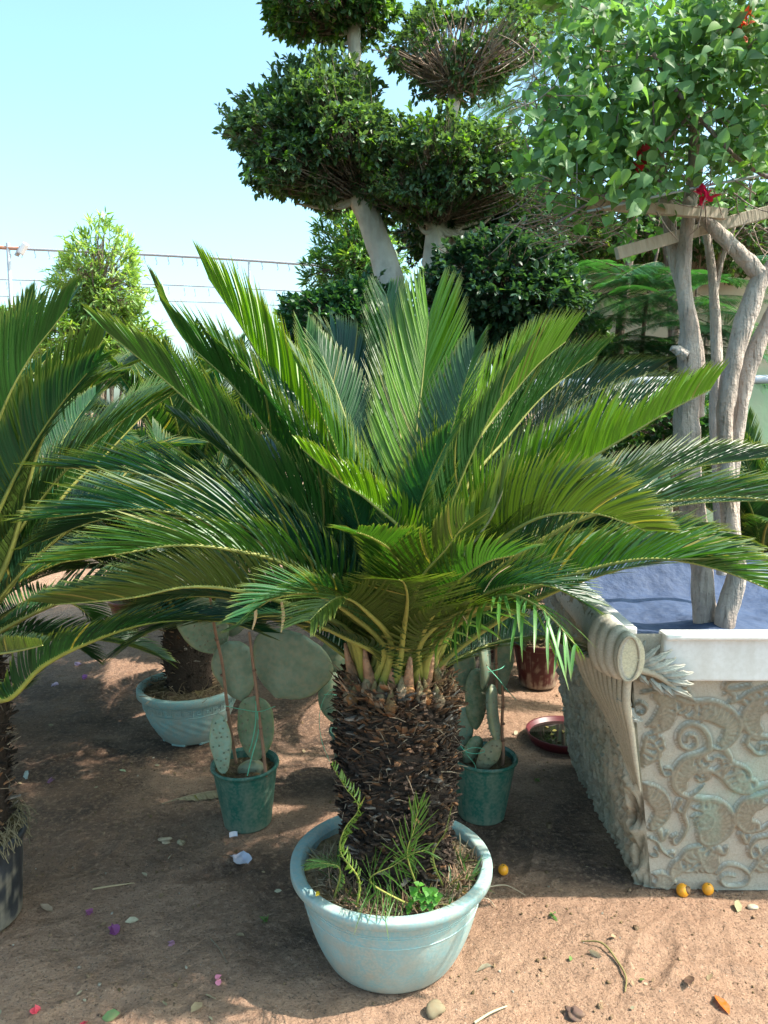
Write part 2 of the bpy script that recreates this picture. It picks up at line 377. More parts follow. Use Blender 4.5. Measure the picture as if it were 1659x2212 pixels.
POOL = []
def make_pool():
    """frond shapes growing along +X, shared by the cycads of the nursery"""
    specs = []
    for e0, e1, ln in ((84, 62, .95), (78, 45, 1.0), (70, 25, 1.05), (62, 5, 1.05), (55, -10, 1.0), (45, -20, 1.0), (35, -30, .95), (22, -40, .9), (66, 35, 1.0), (50, 8, 1.05)):
        m = 30; s = np.linspace(0, 1, m); e = np.radians(e0 + (e1-e0)*s**1.3)
        yb = rng.uniform(-.12, .12)
        dx = np.cos(e)*ln/m; dz = np.sin(e)*ln/m
        q = np.stack([np.cumsum(dx), yb*s**2, np.cumsum(dz)], 1); q = q - q[0]
        c = np.array(LEAFC)*rng.uniform(.8, 1.25)*np.array([rng.uniform(.8, 1.4), 1, rng.uniform(.8, 1.7)])
        mb = MB(); leaflets(mb, q, np.array([0, -1.0, 0]), rng.uniform(.16, .19), .0040, .0095, .11, vee=(42, 28), fwd=(72, 28), droop=.12, curl=.14, col=c, k=5, roll=rng.uniform(-.25, .25))
        me = mb.mesh('frond', M_frond)
        rb = MB(); tube(rb, q[::4], [.012, .008, .006, .003, .0015], n=5, seg=20, col=(.22, .24, .05)); rm = rb.mesh('rachis', M_rachis)
        specs.append((e0, me, rm))
    specs.sort(key=lambda a: -a[0]); POOL.extend(specs)
make_pool()

def pool_frond(root, loc, az, kind, scale=1.0, roll=0.0, tilt=0.0):
    e0, me, rm = POOL[kind]
    f = bpy.data.objects.new('frond', me); C.objects.link(f); f.parent = root; f.location = loc
    f.rotation_euler = Euler((roll, tilt, az), 'XYZ'); f.scale = (scale,)*3
    r = bpy.data.objects.new('rachis', rm); C.objects.link(r); r.parent = f
    return f

def cycad_trunk(root, h, r, z0=0.0, n=520, orange=.5, dark=(.048, .034, .026), spikes=60, lean=(0, 0)):
    mb = MB()
    prof = [(r*.75, z0-.06), (r*.86, z0), (r*.88, z0+.25*h), (r*.96, z0+.5*h), (r*1.0, z0+.68*h), (r*.95, z0+.85*h), (r*.88, z0+.95*h), (r*.6, z0+1.02*h), (r*.25, z0+1.1*h), (.001, z0+1.12*h)]
    def cf(v):
        t = np.clip((v[:, 2]-z0)/h, 0, 1.2); k = np.clip((t-orange)*2, 0, 1)[:, None]
        return np.array(dark)*(1-k) + np.array([.07, .038, .02])*k
    lathe(mb, prof, 48, colf=cf, rf=lambda th, z, rr: .05*r*np.sin(th*9+z*60)*np.sin(z*90+th*4)*(rr > .02))
    # old leaf bases: stubby upward wedges in spirals
    for i in range(n):
        t = (i+.5)/n; z = z0 + h*(t*1.0); a = i*2.39996 + rng.normal(0, .16); z += rng.normal(0, .008)
        rr = r*(np.interp(t, [0, .25, .5, .68, .85, 1], [.86, .88, .96, 1, .95, .85])); o = np.array([math.cos(a), math.sin(a), 0]); s = np.array([-o[1], o[0], 0])
        up = nrm(o*rng.uniform(.4, 1.2) + np.array([0, 0, 1])*rng.uniform(-.1, 1.0) + s*rng.normal(0, .6)); ln = rng.uniform(.010, .042)*(r/.15)*(1.25 if t > .8 else 1)
        wd = rng.uniform(.003, .011)*(r/.15); th = wd*rng.uniform(.25, .6)
        p = o*rr*.97 + np.array([0, 0, z]); nn = nrm(np.cross(up, s))
        k = np.clip((t-orange)*2.2 + rng.normal(0, .3), 0, 1)
        if rng.random() < .08: k = max(k, .9)
        c = np.array(dark)*rng.uniform(.35, 1.7)*(1-k) + np.array([.29, .15, .075])*rng.uniform(.3, 1.35)*k
        if rng.random() < .06: c = np.array([.22, .19, .16])*rng.uniform(.5, 1.2)
        v = [p+s*wd+nn*th, p-s*wd+nn*th, p-s*wd-nn*th, p+s*wd-nn*th]
        e = p+up*ln; e2 = [e+s*wd*.55+nn*th*.5, e-s*wd*.55+nn*th*.5, e-s*wd*.5-nn*th*.4, e+s*wd*.5-nn*th*.4]
        tc = c*rng.uniform(.8, 1.4)
        mb.add(np.array(v+e2), [(0, 1, 5, 4), (1, 2, 6, 5), (2, 3, 7, 6), (3, 0, 4, 7), (4, 5, 6, 7)], np.array([c]*4+[tc]*4), smooth=False)
    sb = mb
    for i in range(spikes*3):
        a = rng.uniform(0, 6.28); t = rng.beta(2.2, 1.2); o_ = np.array([math.cos(a), math.sin(a), 0])
        p = o_*r*1.0 + np.array([0, 0, z0+h*t]); s = np.array([-o_[1], o_[0], 0])
        d = nrm(o_*rng.uniform(.3, 1) + s*rng.normal(0, .8) + np.array([0, 0, rng.normal(.25, .5)])); ln = rng.uniform(.015, .07)*(r/.15)*(.45+.55*t)
        c = np.array([.34, .26, .18])*rng.uniform(.15, 1.3)
        tube(sb, [p-d*.004, p+d*ln*.5, p+d*ln + np.array([0, 0, -.1*ln])], [.0017, .0013, .0005], n=4, seg=3, col=c, cap=False)
    return mb.build('trunk', M_trunk, root)

def bg_cycad(loc, trunk_h, r, n, label, potz=0.0, scale=1.0, seed=1, low=True, az0=0.0, lean=0, front=True):
    root = empty('sago_palm', loc, label, 'palm', 'sago palms of the nursery')
    cycad_trunk(root, trunk_h, r, z0=potz, n=260, spikes=25, orange=.75)
    rr = random.Random(seed); top = potz+trunk_h
    for i in range(n):
        t = i/(n-1); kind = min(9, int(t*(9.99 if low else 7.5))); a = az0 + i*2.39996
        if not front and kind > 5 and math.sin(a) < .2: continue
        o = (.05*math.cos(a)*t*r/.12, .05*math.sin(a)*t*r/.12, top - .06*t)
        pool_frond(root, o, a, kind, scale*rr.uniform(.88, 1.1), rr.uniform(-.2, .2), rr.uniform(-.12, .12))
    return root

# ---- the central palm
PC = np.array([.035, 1.985, 0.0])
palm = empty('sago_palm', PC, 'large sago palm in the middle, shaggy trunk rising from the wide pale turquoise pot', 'palm', 'sago palms of the nursery')
cycad_trunk(palm, .56, .152, z0=.235, n=3800, spikes=120, orange=.72)
CT = PC + np.array([0, 0, .80])
def tr(pts, dep, **kw):
    """frond of the central palm from picture points and distances"""
    w = [P(u, v, d) for (u, v), d in zip(pts, dep)]
    b = w[0]; o = w[-1]-w[0]; a = nrm(np.array([o[0], o[1], 0]))
    # petiole root on the crown
    rt = np.array([CT[0], CT[1], CT[2]]) + a*.09 + np.array([0, 0, -.03 + .05*max(0, min(1, nrm(o)[2]))])
    return frond_objs(palm, [rt] + w, a, **kw)
BR = (.115, .235, .012); MD = (.030, .100, .016); DK = (.013, .055, .022); YL = (.050, .090, .012); BL = (.014, .062, .036)
# upright one facing us
tr([(878, 1250), (893, 1000), (912, 830), (926, 690)], [2.04, 2.12, 2.2, 2.26], L=.27, vee=(22, 14), fwd=(42, 15), col=BR, droop=0, curl=.05, spacing=.0062, W=.0034, prof=([0, .2, .6, 1], [.6, 1, 1.05, 1.4]), t0=.12)
tr([(870, 1200), (862, 900), (845, 700), (835, 640)], [2.15, 2.35, 2.5, 2.6], L=.22, vee=(35, 25), fwd=(45, 20), col=MD, droop=0)
tr([(940, 1180), (1010, 990), (1085, 880), (1160, 790), (1222, 738)], [2.05, 2.12, 2.18, 2.2, 2.22], L=.235, vee=(66, 50), fwd=(55, 34), col=BR, droop=.0, curl=.1, spacing=.0068, W=.0034, roll=.25)
tr([(985, 1100), (1100, 940), (1190, 840), (1290, 770)], [2.15, 2.28, 2.34, 2.4], L=.20, vee=(60, 45), fwd=(58, 38), col=MD, droop=.0, roll=.2)
tr([(1010, 1200), (1150, 1060), (1250, 1005), (1350, 945), (1450, 885), (1535, 842)], [2.02, 2.02, 2.0, 1.98, 1.97, 1.97], L=.225, vee=(72, 60), fwd=(66, 46), col=BR, droop=-.02, curl=.1, W=.0038, roll=.15, cut=([0, .35, .6, .75, .85, 1], [1, 1, .95, .55, .75, .9], .3, .9))
tr([(950, 1290), (1050, 1190), (1160, 1120), (1270, 1108), (1350, 1128), (1395, 1148)], [1.9, 1.82, 1.74, 1.68, 1.64, 1.62], L=.165, vee=(76, 60), fwd=(78, 40), col=YL, droop=.0, curl=.2, roll=.1)
tr([(960, 1370), (1080, 1300), (1240, 1240), (1400, 1207), (1550, 1230), (1700, 1290)], [1.95, 1.9, 1.85, 1.8, 1.76, 1.72], L=.16, W=.003, spacing=.0088, rnd=1.2, vee=(65, 45), fwd=(70, 30), col=MD, droop=.0, curl=.2)
tr([(1000, 1300), (1150, 1180), (1300, 1105), (1474, 1080), (1600, 1074), (1740, 1095)], [1.98, 1.98, 1.96, 1.93, 1.9, 1.9], L=.17, W=.0028, spacing=.009, rnd=1.2, vee=(62, 40), fwd=(62, 22), col=DK, droop=.03, curl=.25)
tr([(1000, 1330), (1130, 1230), (1290, 1170), (1450, 1150), (1620, 1180)], [2.1, 2.2, 2.25, 2.28, 2.3], L=.17, vee=(50, 30), fwd=(60, 25), col=DK, droop=.08, curl=.2)
tr([(980, 1340), (1110, 1250), (1280, 1200), (1450, 1185), (1680, 1215)], [2.05, 2.08, 2.08, 2.06, 2.04], L=.16, vee=(45, 30), fwd=(62, 25), col=MD, droop=.1, curl=.15)
tr([(1050, 1180), (1180, 1030), (1330, 910), (1510, 835)], [2.15, 2.3, 2.4, 2.5], L=.19, vee=(60, 45), fwd=(60, 38), col=BL, droop=0, roll=.15)
tr([(1050, 1150), (1150, 960), (1260, 860), (1420, 800)], [2.25, 2.5, 2.6, 2.7], L=.19, vee=(60, 45), fwd=(60, 35), col=BL, droop=0, roll=.15)
tr([(1050, 1230), (1250, 1100), (1450, 1020), (1680, 985)], [2.1, 2.2, 2.25, 2.3], L=.18, vee=(55, 40), fwd=(60, 30), col=DK, droop=.02, curl=.2)
tr([(1060, 1250), (1280, 1140), (1480, 1090), (1700, 1080)], [2.15, 2.35, 2.45, 2.5], L=.18, vee=(50, 35), fwd=(60, 30), col=BL, droop=.03, curl=.2)
tr([(1050, 1300), (1200, 1230), (1350, 1200), (1500, 1215), (1640, 1260)], [2.1, 2.2, 2.25, 2.3, 2.3], L=.17, vee=(45, 30), fwd=(62, 30), col=DK, droop=.1, curl=.2)
# left side
tr([(720, 1250), (560, 1170), (400, 1120), (230, 1120), (90, 1170)], [2.05, 2.1, 2.12, 2.1, 2.1], L=.17, vee=(45, 30), fwd=(60, 22), col=DK, droop=.08, curl=.25)
tr([(760, 1150), (640, 960), (560, 860), (470, 800)], [2.2, 2.35, 2.42, 2.45], L=.18, vee=(50, 35), fwd=(55, 25), col=DK, droop=.02)
tr([(800, 1200), (700, 1030), (600, 850), (530, 720), (450, 600)], [2.02, 2.04, 2.06, 2.06, 2.06], L=.22, vee=(66, 40), fwd=(62, 24), col=BR, droop=-.02, curl=.12, spacing=.0068, W=.0034, roll=-.2)
tr([(770, 1180), (600, 960), (500, 830), (400, 735), (345, 645)], [1.98, 1.98, 1.97, 1.95, 1.95], L=.19, vee=(66, 40), fwd=(60, 22), col=MD, droop=0, curl=.12, roll=-.15)
tr([(740, 1200), (570, 1040), (430, 890), (320, 790), (228, 715)], [1.95, 1.93, 1.91, 1.88, 1.86], L=.185, vee=(64, 40), fwd=(58, 22), col=MD, droop=.0, curl=.1, roll=-.12)
tr([(800, 1140), (720, 930), (680, 800), (660, 730)], [2.2, 2.35, 2.42, 2.46], L=.19, vee=(50, 35), fwd=(55, 25), col=MD, droop=0)
tr([(820, 1100), (770, 900), (745, 780), (715, 720)], [2.25, 2.42, 2.5, 2.56], L=.19, vee=(50, 35), fwd=(50, 25), col=BL, droop=0)
tr([(740, 1280), (640, 1190), (540, 1140), (430, 1120), (300, 1100), (100, 1120)], [1.9, 1.84, 1.78, 1.72, 1.68, 1.66], L=.18, W=.0028, spacing=.0092, rnd=1.3, vee=(60, 35), fwd=(62, 18), col=BL, droop=.02, curl=.3)
tr([(730, 1290), (620, 1220), (500, 1188), (380, 1178), (260, 1196), (130, 1215)], [1.85, 1.78, 1.7, 1.64, 1.6, 1.58], L=.16, W=.0028, spacing=.0088, rnd=1.3, vee=(60, 40), fwd=(65, 20), col=MD, droop=.02, curl=.3)
tr([(700, 1240), (560, 1120), (420, 1050), (280, 1020), (120, 1010)], [1.98, 1.96, 1.92, 1.9, 1.88], L=.18, W=.0028, spacing=.0092, rnd=1.3, vee=(52, 30), fwd=(58, 18), col=BL, droop=.05, curl=.3)
tr([(760, 1370), (640, 1310), (510, 1275), (400, 1268), (280, 1292), (120, 1306)], [1.86, 1.8, 1.74, 1.68, 1.64, 1.6], L=.14, vee=(72, 50), fwd=(78, 30), col=YL, droop=0, curl=.2)
tr([(770, 1385), (640, 1345), (500, 1330), (370, 1345), (260, 1400)], [1.92, 1.9, 1.88, 1.86, 1.84], L=.14, vee=(20, 10), fwd=(62, 30), col=DK, droop=.15, curl=.15)
# front ones, coming towards us
tr([(872, 1330), (868, 1240), (845, 1190), (800, 1160), (770, 1150)], [1.82, 1.66, 1.56, 1.48, 1.44], L=.13, vee=(35, 20), fwd=(80, 50), col=(.035, .10, .015), droop=.1, t0=.08)
tr([(875, 1360), (895, 1290), (915, 1240), (960, 1190), (1005, 1130)], [1.82, 1.68, 1.6, 1.55, 1.52], L=.14, vee=(30, 20), fwd=(80, 45), col=YL, droop=.05, t0=.08)
tr([(870, 1380), (880, 1300), (874, 1262), (862, 1252)], [1.8, 1.64, 1.55, 1.5], L=.16, vee=(12, 5), fwd=(85, 60), col=YL, droop=.05, t0=.06, curl=.3)
tr([(850, 1300), (890, 1180), (800, 1085), (735, 1040), (655, 972)], [1.9, 1.82, 1.78, 1.76, 1.74], L=.10, vee=(60, 40), fwd=(62, 30), col=BR, droop=0, curl=.1, t0=.45, roll=.2)
tr([(845, 1390), (790, 1320), (740, 1290), (700, 1310), (670, 1340)], [1.82, 1.68, 1.6, 1.54, 1.5], L=.13, vee=(35, 15), fwd=(80, 50), col=YL, droop=.05, t0=.08, curl=.3)
tr([(830, 1400), (760, 1330), (680, 1285), (600, 1290), (545, 1320)], [1.84, 1.74, 1.66, 1.6, 1.56], L=.12, vee=(45, 25), fwd=(75, 30), col=(.03, .11, .035), droop=.05, curl=.3, t0=.1)
tr([(820, 1420), (740, 1375), (660, 1340), (580, 1330), (520, 1345)], [1.88, 1.82, 1.78, 1.74, 1.72], L=.13, vee=(25, 15), fwd=(80, 45), col=DK, droop=.08, t0=.06, curl=.3)
tr([(905, 1390), (940, 1320), (985, 1260), (1050, 1215), (1110, 1200)], [1.84, 1.72, 1.64, 1.58, 1.55], L=.15, vee=(35, 25), fwd=(80, 45), col=MD, droop=.05, t0=.06, curl=.3)
tr([(920, 1400), (990, 1320), (1080, 1270), (1180, 1265), (1260, 1300)], [1.88, 1.8, 1.74, 1.7, 1.68], L=.14, vee=(35, 20), fwd=(80, 40), col=DK, droop=.08, t0=.06, curl=.3)
tr([(890, 1370), (915, 1280), (965, 1180), (1000, 1120)], [1.9, 1.85, 1.82, 1.8], L=.16, vee=(30, 20), fwd=(80, 45), col=MD, droop=.03, t0=.06, curl=.3)
tr([(850, 1370), (820, 1260), (790, 1150), (770, 1080)], [1.92, 1.88, 1.86, 1.86], L=.16, vee=(30, 20), fwd=(80, 45), col=DK, droop=.03, t0=.06, curl=.3)
tr([(905, 1400), (960, 1340), (1040, 1310), (1120, 1320)], [1.84, 1.76, 1.7, 1.66], L=.12, vee=(30, 15), fwd=(80, 50), col=YL, droop=.05, t0=.06, curl=.3)
# short drooping frond with long loose bright leaflets
tr([(930, 1410), (1010, 1330), (1090, 1285), (1170, 1315), (1242, 1392)], [1.86, 1.78, 1.7, 1.64, 1.6], L=.13, vee=(5, -10), fwd=(75, 55), col=(.07, .19, .04), droop=.55, curl=.1, spacing=.017, W=.0042, t0=.25, rnd=3.5, label='drooping frond with sparse curling bright leaflets')
# damaged bare-stalk frond
tr([(920, 1330), (1010, 1190), (1060, 1120), (1098, 1030)], [1.9, 1.82, 1.78, 1.76], L=.12, vee=(70, 50), fwd=(50, 12), col=(.13, .20, .05), rcol=(.42, .36, .2), droop=0, spacing=.03, W=.0062, t0=.5, label='torn frond with a bare tan stalk')
# the rest of the crown, seen between and behind those
rr = random.Random(5)
for i in range(52):
    a = i*2.39996; back = math.sin(a)
    kind = min(9, int(i/52*9.9)); t = i/52
    if back < -.1 and kind > 2: continue
    if back < .35 and kind > 6: continue
    pool_frond(palm, (.05*math.cos(a)*(.4+t), .05*math.sin(a)*(.4+t), .80-.04*t), a, kind, rr.uniform(.85, 1.05)*(1 if back > -.2 else .72), rr.uniform(-.2, .2), rr.uniform(-.1, .1))
# young fuzzy core and swollen petiole bases
mb = MB()
for i in range(26):
    a = i*2.4; r = .02+.085*(i/26)**.6; p = np.array([r*math.cos(a), r*math.sin(a), .79+.03*(1-i/26)]); o = np.array([math.cos(a), math.sin(a), 0])
    tube(mb, [p-np.array([0, 0, .05]), p+o*.012, p+o*.03+np.array([0, 0, .06]), p+o*.04+np.array([0, 0, .11])], [.016, .019, .011, .004], n=7, seg=9, col=(.42, .17, .07), c2=(.36, .24, .16))
for i in range(300):
    a = rng.uniform(0, 6.28); r = rng.uniform(0, .14); o = np.array([math.cos(a), math.sin(a), 0]); p = o*r + np.array([0, 0, .76+.05*(1-r/.14)])
    d = nrm(o*rng.uniform(.2, 1.1)+np.array([0, 0, 1])+rng.normal(0, .25, 3))*rng.uniform(.03, .08)
    tube(mb, [p, p+d*.5, p+d], [.005, .0035, .0008], n=4, seg=3, col=np.array([.38, .25, .16])*rng.uniform(.5, 1.3), cap=False)
for i in range(34):
    a = i*2.39996; zz = .762 + .03*((i % 3)/2); o = np.array([math.cos(a), math.sin(a), 0]); R = .135 - .02*((i % 3)/2)
    p = o*R + np.array([0, 0, zz]); c = np.array([.50, .17, .06])*rng.uniform(.5, 1.2) if i % 2 else np.array([.34, .22, .16])*rng.uniform(.6, 1.2)
    tube(mb, [p-np.array([0, 0, .02])+o*.004, p+o*.012, p+o*.006+np.array([0, 0, .022]), p+o*.0+np.array([0, 0, .045])], [.008, .018, .011, .003], n=8, seg=9, col=c, c2=(.22, .19, .09), lump=.06)
mb.build('crown_heart', M_trunk, palm)
for pts, dd in (([(608, 1300), (612, 1330), (607, 1366)], 1.62), ([(1045, 1278), (1068, 1245), (1102, 1222)], 1.66), ([(722, 1240), (716, 1265), (728, 1295)], 1.72), ([(1000, 1330), (1010, 1350), (1008, 1385)], 1.7), ([(548, 1290), (552, 1330), (545, 1360)], 1.62)):
    mb = MB(); tube(mb, [rel(palm, P(u, v, dd)) for u, v in pts], [.003, .0042, .0015], n=5, seg=12, flat=.35, col=(.50, .38, .22)); mb.build('dry_leaflet', M_straw, palm)
# ---- offshoots at the palm's foot
def pup(base, pts, out, nm='offshoot', **kw):
    f = frond_objs(palm, [base]+pts, out, name=nm, r0=.0026, **kw); return f
f0 = P(770, 1990, 1.80)
SZ = .245
def sp_(u, v, y): return P(u, v, y)
pup(np.array([-.07, 1.80, SZ]), [P(775, 1900, 1.80), P(735, 1840, 1.80), P(745, 1790, 1.80), P(775, 1745, 1.80), P(745, 1700, 1.80), P(715, 1650, 1.80)], (-1, .2), L=.036, W=.0024, spacing=.0075, t0=.1, vee=(15, 30), fwd=(88, 75), rnd=2.5, droop=.0, curl=.15, col=(.11, .19, .03), rcol=(.3, .33, .06), label='curled young frond climbing the trunk')
pup(np.array([.09, 1.80, SZ]), [P(800, 1905, 1.76), P(850, 1870, 1.74), P(890, 1845, 1.72), P(925, 1835, 1.72)], (1, 0), L=.095, W=.0016, spacing=.0095, t0=.1, vee=(15, 0), fwd=(85, 45), rnd=4, droop=.3, curl=.0, col=(.045, .11, .02))
pup(np.array([.10, 1.84, SZ]), [P(880, 1850, 1.80), P(895, 1790, 1.80), P(905, 1735, 1.80)], (.3, -1), L=.07, W=.0016, spacing=.010, t0=.2, vee=(10, 0), fwd=(40, 20), rnd=3, droop=.05, col=(.06, .14, .02))
pup(np.array([.16, 1.88, SZ]), [P(935, 1850, 1.84), P(960, 1800, 1.84), P(975, 1745, 1.84)], (1, -.3), L=.03, W=.002, spacing=.01, t0=.2, vee=(10, 0), fwd=(45, 20), col=(.1, .14, .03))
pup(np.array([-.13, 1.84, SZ]), [P(735, 1880, 1.78), P(700, 1865, 1.76), P(665, 1870, 1.74)], (-1, -.3), L=.045, W=.0022, spacing=.008, t0=.2, vee=(10, 0), fwd=(55, 25), col=(.07, .15, .05))
mb = MB()
for i in range(420):
    a = rng.uniform(math.pi*.95, math.pi*2.1); r = rng.uniform(.15, .21); c = rng.normal(0, .012, 2)
    p = np.array([r*math.cos(a)+c[0], r*math.sin(a)+c[1], .235]); d = nrm(np.array([rng.normal(0, .5), rng.normal(0, .5), rng.uniform(.2, 1.2)]))*rng.uniform(.02, .07)
    tube(mb, [p, p+d*.5, p+d+rng.normal(0, .004, 3)], [.004, .0025, .0006], n=4, seg=4, col=np.array([.30, .19, .12])*rng.uniform(.3, 1.3), cap=False)
for i in range(600):
    a = rng.uniform(math.pi*.9, math.pi*2.15); r = rng.uniform(.155, .235)
    p = np.array([r*math.cos(a), r*math.sin(a), .252]); d = np.array([rng.normal(0, 1), rng.normal(0, 1), rng.normal(.1, .25)]); d = nrm(d)*rng.uniform(.02, .06)
    tube(mb, [p, p+d*.5+rng.normal(0, .003, 3), p+d], [.0010, .0009, .0004], n=4, seg=4, col=np.array([.34, .27, .18])*rng.uniform(.4, 1.3), cap=False)
mb.build('basal_scales', M_straw, palm)

# ------------------------------------------------------------------ pots
def pot(name, center, rim, base, H, m, col, label, cat, group=None, lip=.02, lipw=.03, curve='bowl', soil=.035, soilcol=(.25, .17, .10), mound=0.0, feet=False, tilt=(0, 0), relief=None, soilname='soil', n=140, dust=.8):
    root = empty(name, center, label, cat, group); root.rotation_euler = (tilt[0], tilt[1], 0)
    rb = rim-lipw
    ts = np.linspace(0, 1, 44)
    if curve == 'bowl': rr_ = base + (rb-base)*np.sin(ts*math.pi/2)**.8; zz = ts*(H-lip)
    else: rr_ = base + (rb-base)*ts; zz = ts*(H-lip*1.3)
    prof = [(base*.2, .004), (base-.01, .002)] + [(a, b+.003) for a, b in zip(rr_, zz)]
    body = MB()
    prof2 = prof + [(rb+.001, H-lip*.9)]
    def dustc(v):
        a = np.arctan2(v[:, 1], v[:, 0]); zz_ = v[:, 2]
        k = np.clip(1.3*np.exp(-zz_/(H*.20)) + 2.2*(fbm(a*5+center[0]*7, zz_*26, 4, 12)-.53) + 1.3*(fbm(a*16, zz_*5, 3, 14)-.55), 0, .75)[:, None]
        return np.array(col)*(1-k) + np.array([.40, .33, .24])*k*dust + np.array(col)*k*(1-dust)
    lathe(body, prof2, n, colf=dustc, rf=relief)
    ins = [(rb-.006, H-lip*.5), (rb-.008, H-lip-.02), (np.interp(H-soil-.03, zz, rr_)-.006, H-soil-.03), (.01, H-soil-.035)]
    lathe(body, ins, n, col=np.array(col)*.95)
    body.build('body', m, root)
    rm = MB()
    lathe(rm, [(rb-.008, H-lip*.6), (rb-.003, H-.006), (rb+.001, H-.001), (rb+.004, H), (rim-.006, H), (rim-.001, H-.002), (rim, H-.006), (rim, H-lip+.003), (rim-.004, H-lip), (rb-.0, H-lip-.004), (rb-.001, H-lip-.012)], n, col=col)
    rm.build('rim', m, root)
    so = MB(); R = np.interp(H-soil, zz, rr_)-.007
    rs = np.linspace(0.001, R, 26); th = np.linspace(0, 2*np.pi, 90, endpoint=False)
    X = rs[:, None]*np.cos(th); Y = rs[:, None]*np.sin(th)
    Z = H-soil + .030*(fbm(X*20+center[0], Y*20, 4, 3)-.5) + mound*(1-(rs/R)**2)[:, None] + .012*(fbm(X*70, Y*70, 3, 9)-.5)
    i = np.arange(25)[:, None]*90; j = np.arange(90)[None]
    so.add(np.stack([X, Y, Z], -1), np.stack([i+j, i+90+j, i+90+(j+1) % 90, i+(j+1) % 90], -1).reshape(-1, 4), soilcol)
    so.build(soilname, M_soil, root)
    if feet:
        fb = MB()
        for k in range(6):
            a = k*math.pi/3+.3; box(fb, (base*.85*math.cos(a), base*.85*math.sin(a), .012), (.07, .05, .03), R=Matrix.Rotation(a+math.pi/2, 3, 'Z'), col=col, bev=.008)
        fb.build('foot_ring', m, root)
    return root
TQ = (.22, .39, .40)
mainpot = pot('plant_pot', (.02, 1.985, 0), .278, .175, .275, M_pot, TQ, 'wide pale turquoise plastic pot dusted with sand, holding the big middle palm', 'pot', lip=.026, lipw=.030, soil=.035, soilcol=(.36, .25, .15), mound=.015)
# grooves round the pot wall
mb = MB()
for z in (.205, .212, .178): 
    rr0 = np.interp(z, np.linspace(0, 1, 14)*(.275-.026), .175+(.248-.175)*np.sin(np.linspace(0, 1, 14)*math.pi/2)**.8)
    th = np.linspace(0, 2*math.pi, 97)[:, None]
    tube(mb, np.hstack([rr0*np.cos(th), rr0*np.sin(th), z+0*th]), .0015, n=5, seg=120, col=(.30, .49, .46), cap=False)
mb.build('moulded_band', M_pot, mainpot)

# pot behind on the left, with greek key band
PB = np.array([-.90, 3.42, 0])
def keyrelief(th, z, rr):
    return .003*np.sin(th*18+z*80)*((z > .06) & (z < .15)) * np.sin(z*90)
pb = pot('plant_pot', PB, .235, .12, .25, M_pot, (.20, .40, .40), 'decorated turquoise pot with a square key border, holding the palm behind on the left', 'pot', lip=.035, lipw=.025, soil=.03, mound=.03, feet=True, relief=keyrelief, soilcol=(.13, .09, .06))
mb = MB()
for k in range(30):
    a0 = k*2*math.pi/30
    def kp(da, z):
        r = np.interp(z, np.linspace(0, 1, 14)*.215, .12+.09*np.sin(np.linspace(0, 1, 14)*math.pi/2)**.8)+.003
        return np.array([r*math.cos(a0+da), r*math.sin(a0+da), z])
    w_ = 2*math.pi/30
    pts = [(0, .170), (0, .198), (.82, .198), (.82, .178), (.36, .178), (.36, .188), (.6, .188)]
    for (a, b), (c, d) in zip(pts[:-1], pts[1:]):
        p0 = kp(a*w_, b); p1 = kp(c*w_, d); tube(mb, [p0, (p0+p1)/2, p1], .0022, n=4, seg=3, col=(.26, .46, .45), cap=False)
for z in (.163, .205):
    th = np.linspace(0, 2*math.pi, 61)[:, None]; r = np.linalg.norm(kp(0, z)[:2])
    tube(mb, np.hstack([r*np.cos(th), r*np.sin(th), z+0*th]), .0022, n=4, seg=90, col=(.24, .45, .44), cap=False)
mb.build('key_border', M_pot, pb)
bg_cycad(tuple(PB), .30, .115, 42, 'sago palm behind on the left, black trunk in the decorated turquoise pot', potz=.22, scale=.98, seed=3, az0=.4, front=False)
mb = MB()
for i in range(220):
    a = rng.uniform(0, 6.28); r = rng.uniform(.12, .215); p = PB + np.array([r*math.cos(a), r*math.sin(a), .25]); d = nrm(np.array([rng.normal(), rng.normal(), rng.normal(0, .25)]))*rng.uniform(.03, .08)
    tube(mb, [p, p+d*.5+rng.normal(0, .008, 3), p+d], .0012, n=4, seg=4, col=np.array([.25, .18, .11])*rng.uniform(.4, 1.3), cap=False)
tag(mb.build('dry_roots', M_straw), 'tangle of dry roots on the soil of the decorated turquoise pot', 'roots')

# left neighbour in a black pot, mostly out of frame
PA = np.array([-1.245, 2.12, 0])
pot('plant_pot', PA, .178, .15, .27, M_black, (.03, .032, .036), 'tall black plastic pot cut off by the left edge of the photo', 'pot', curve='cone', lip=.02, lipw=.012, soil=.01, mound=.05, soilcol=(.12, .10, .05))
A = empty('sago_palm', PA, 'sago palm at the left edge, dark spiny trunk in the black pot', 'palm', 'sago palms of the nursery')
cycad_trunk(A, .58, .15, z0=.26, n=700, spikes=120, orange=.9)
mb = MB()
for i in range(260):
    a = rng.uniform(-2, 1.2); r = rng.uniform(.13, .175); p = np.array([r*math.cos(a), r*math.sin(a), .28+rng.uniform(-.01, .04)]); d = nrm(np.array([math.cos(a)*.4+rng.normal(0, .6), math.sin(a)*.4+rng.normal(0, .6), rng.normal(-.3, .5)]))*rng.uniform(.02, .055)
    tube(mb, [p, p+d*.5+rng.normal(0, .008, 3), p+d+np.array([0, 0, -.03])], .0012, n=4, seg=4, col=np.array([.24, .20, .12])*rng.uniform(.4, 1.3), cap=False)
mb.build('root_mat', M_straw, A)
AT = PA+np.array([0, 0, .84])
def fa(pts, dep, **kw):
    w_ = [P(u, v, d) for (u, v), d in zip(pts, dep)]; a = nrm((w_[-1]-AT)*np.array([1, 1, 0]))
    return frond_objs(A, [AT+a*.05]+w_, a, **kw)
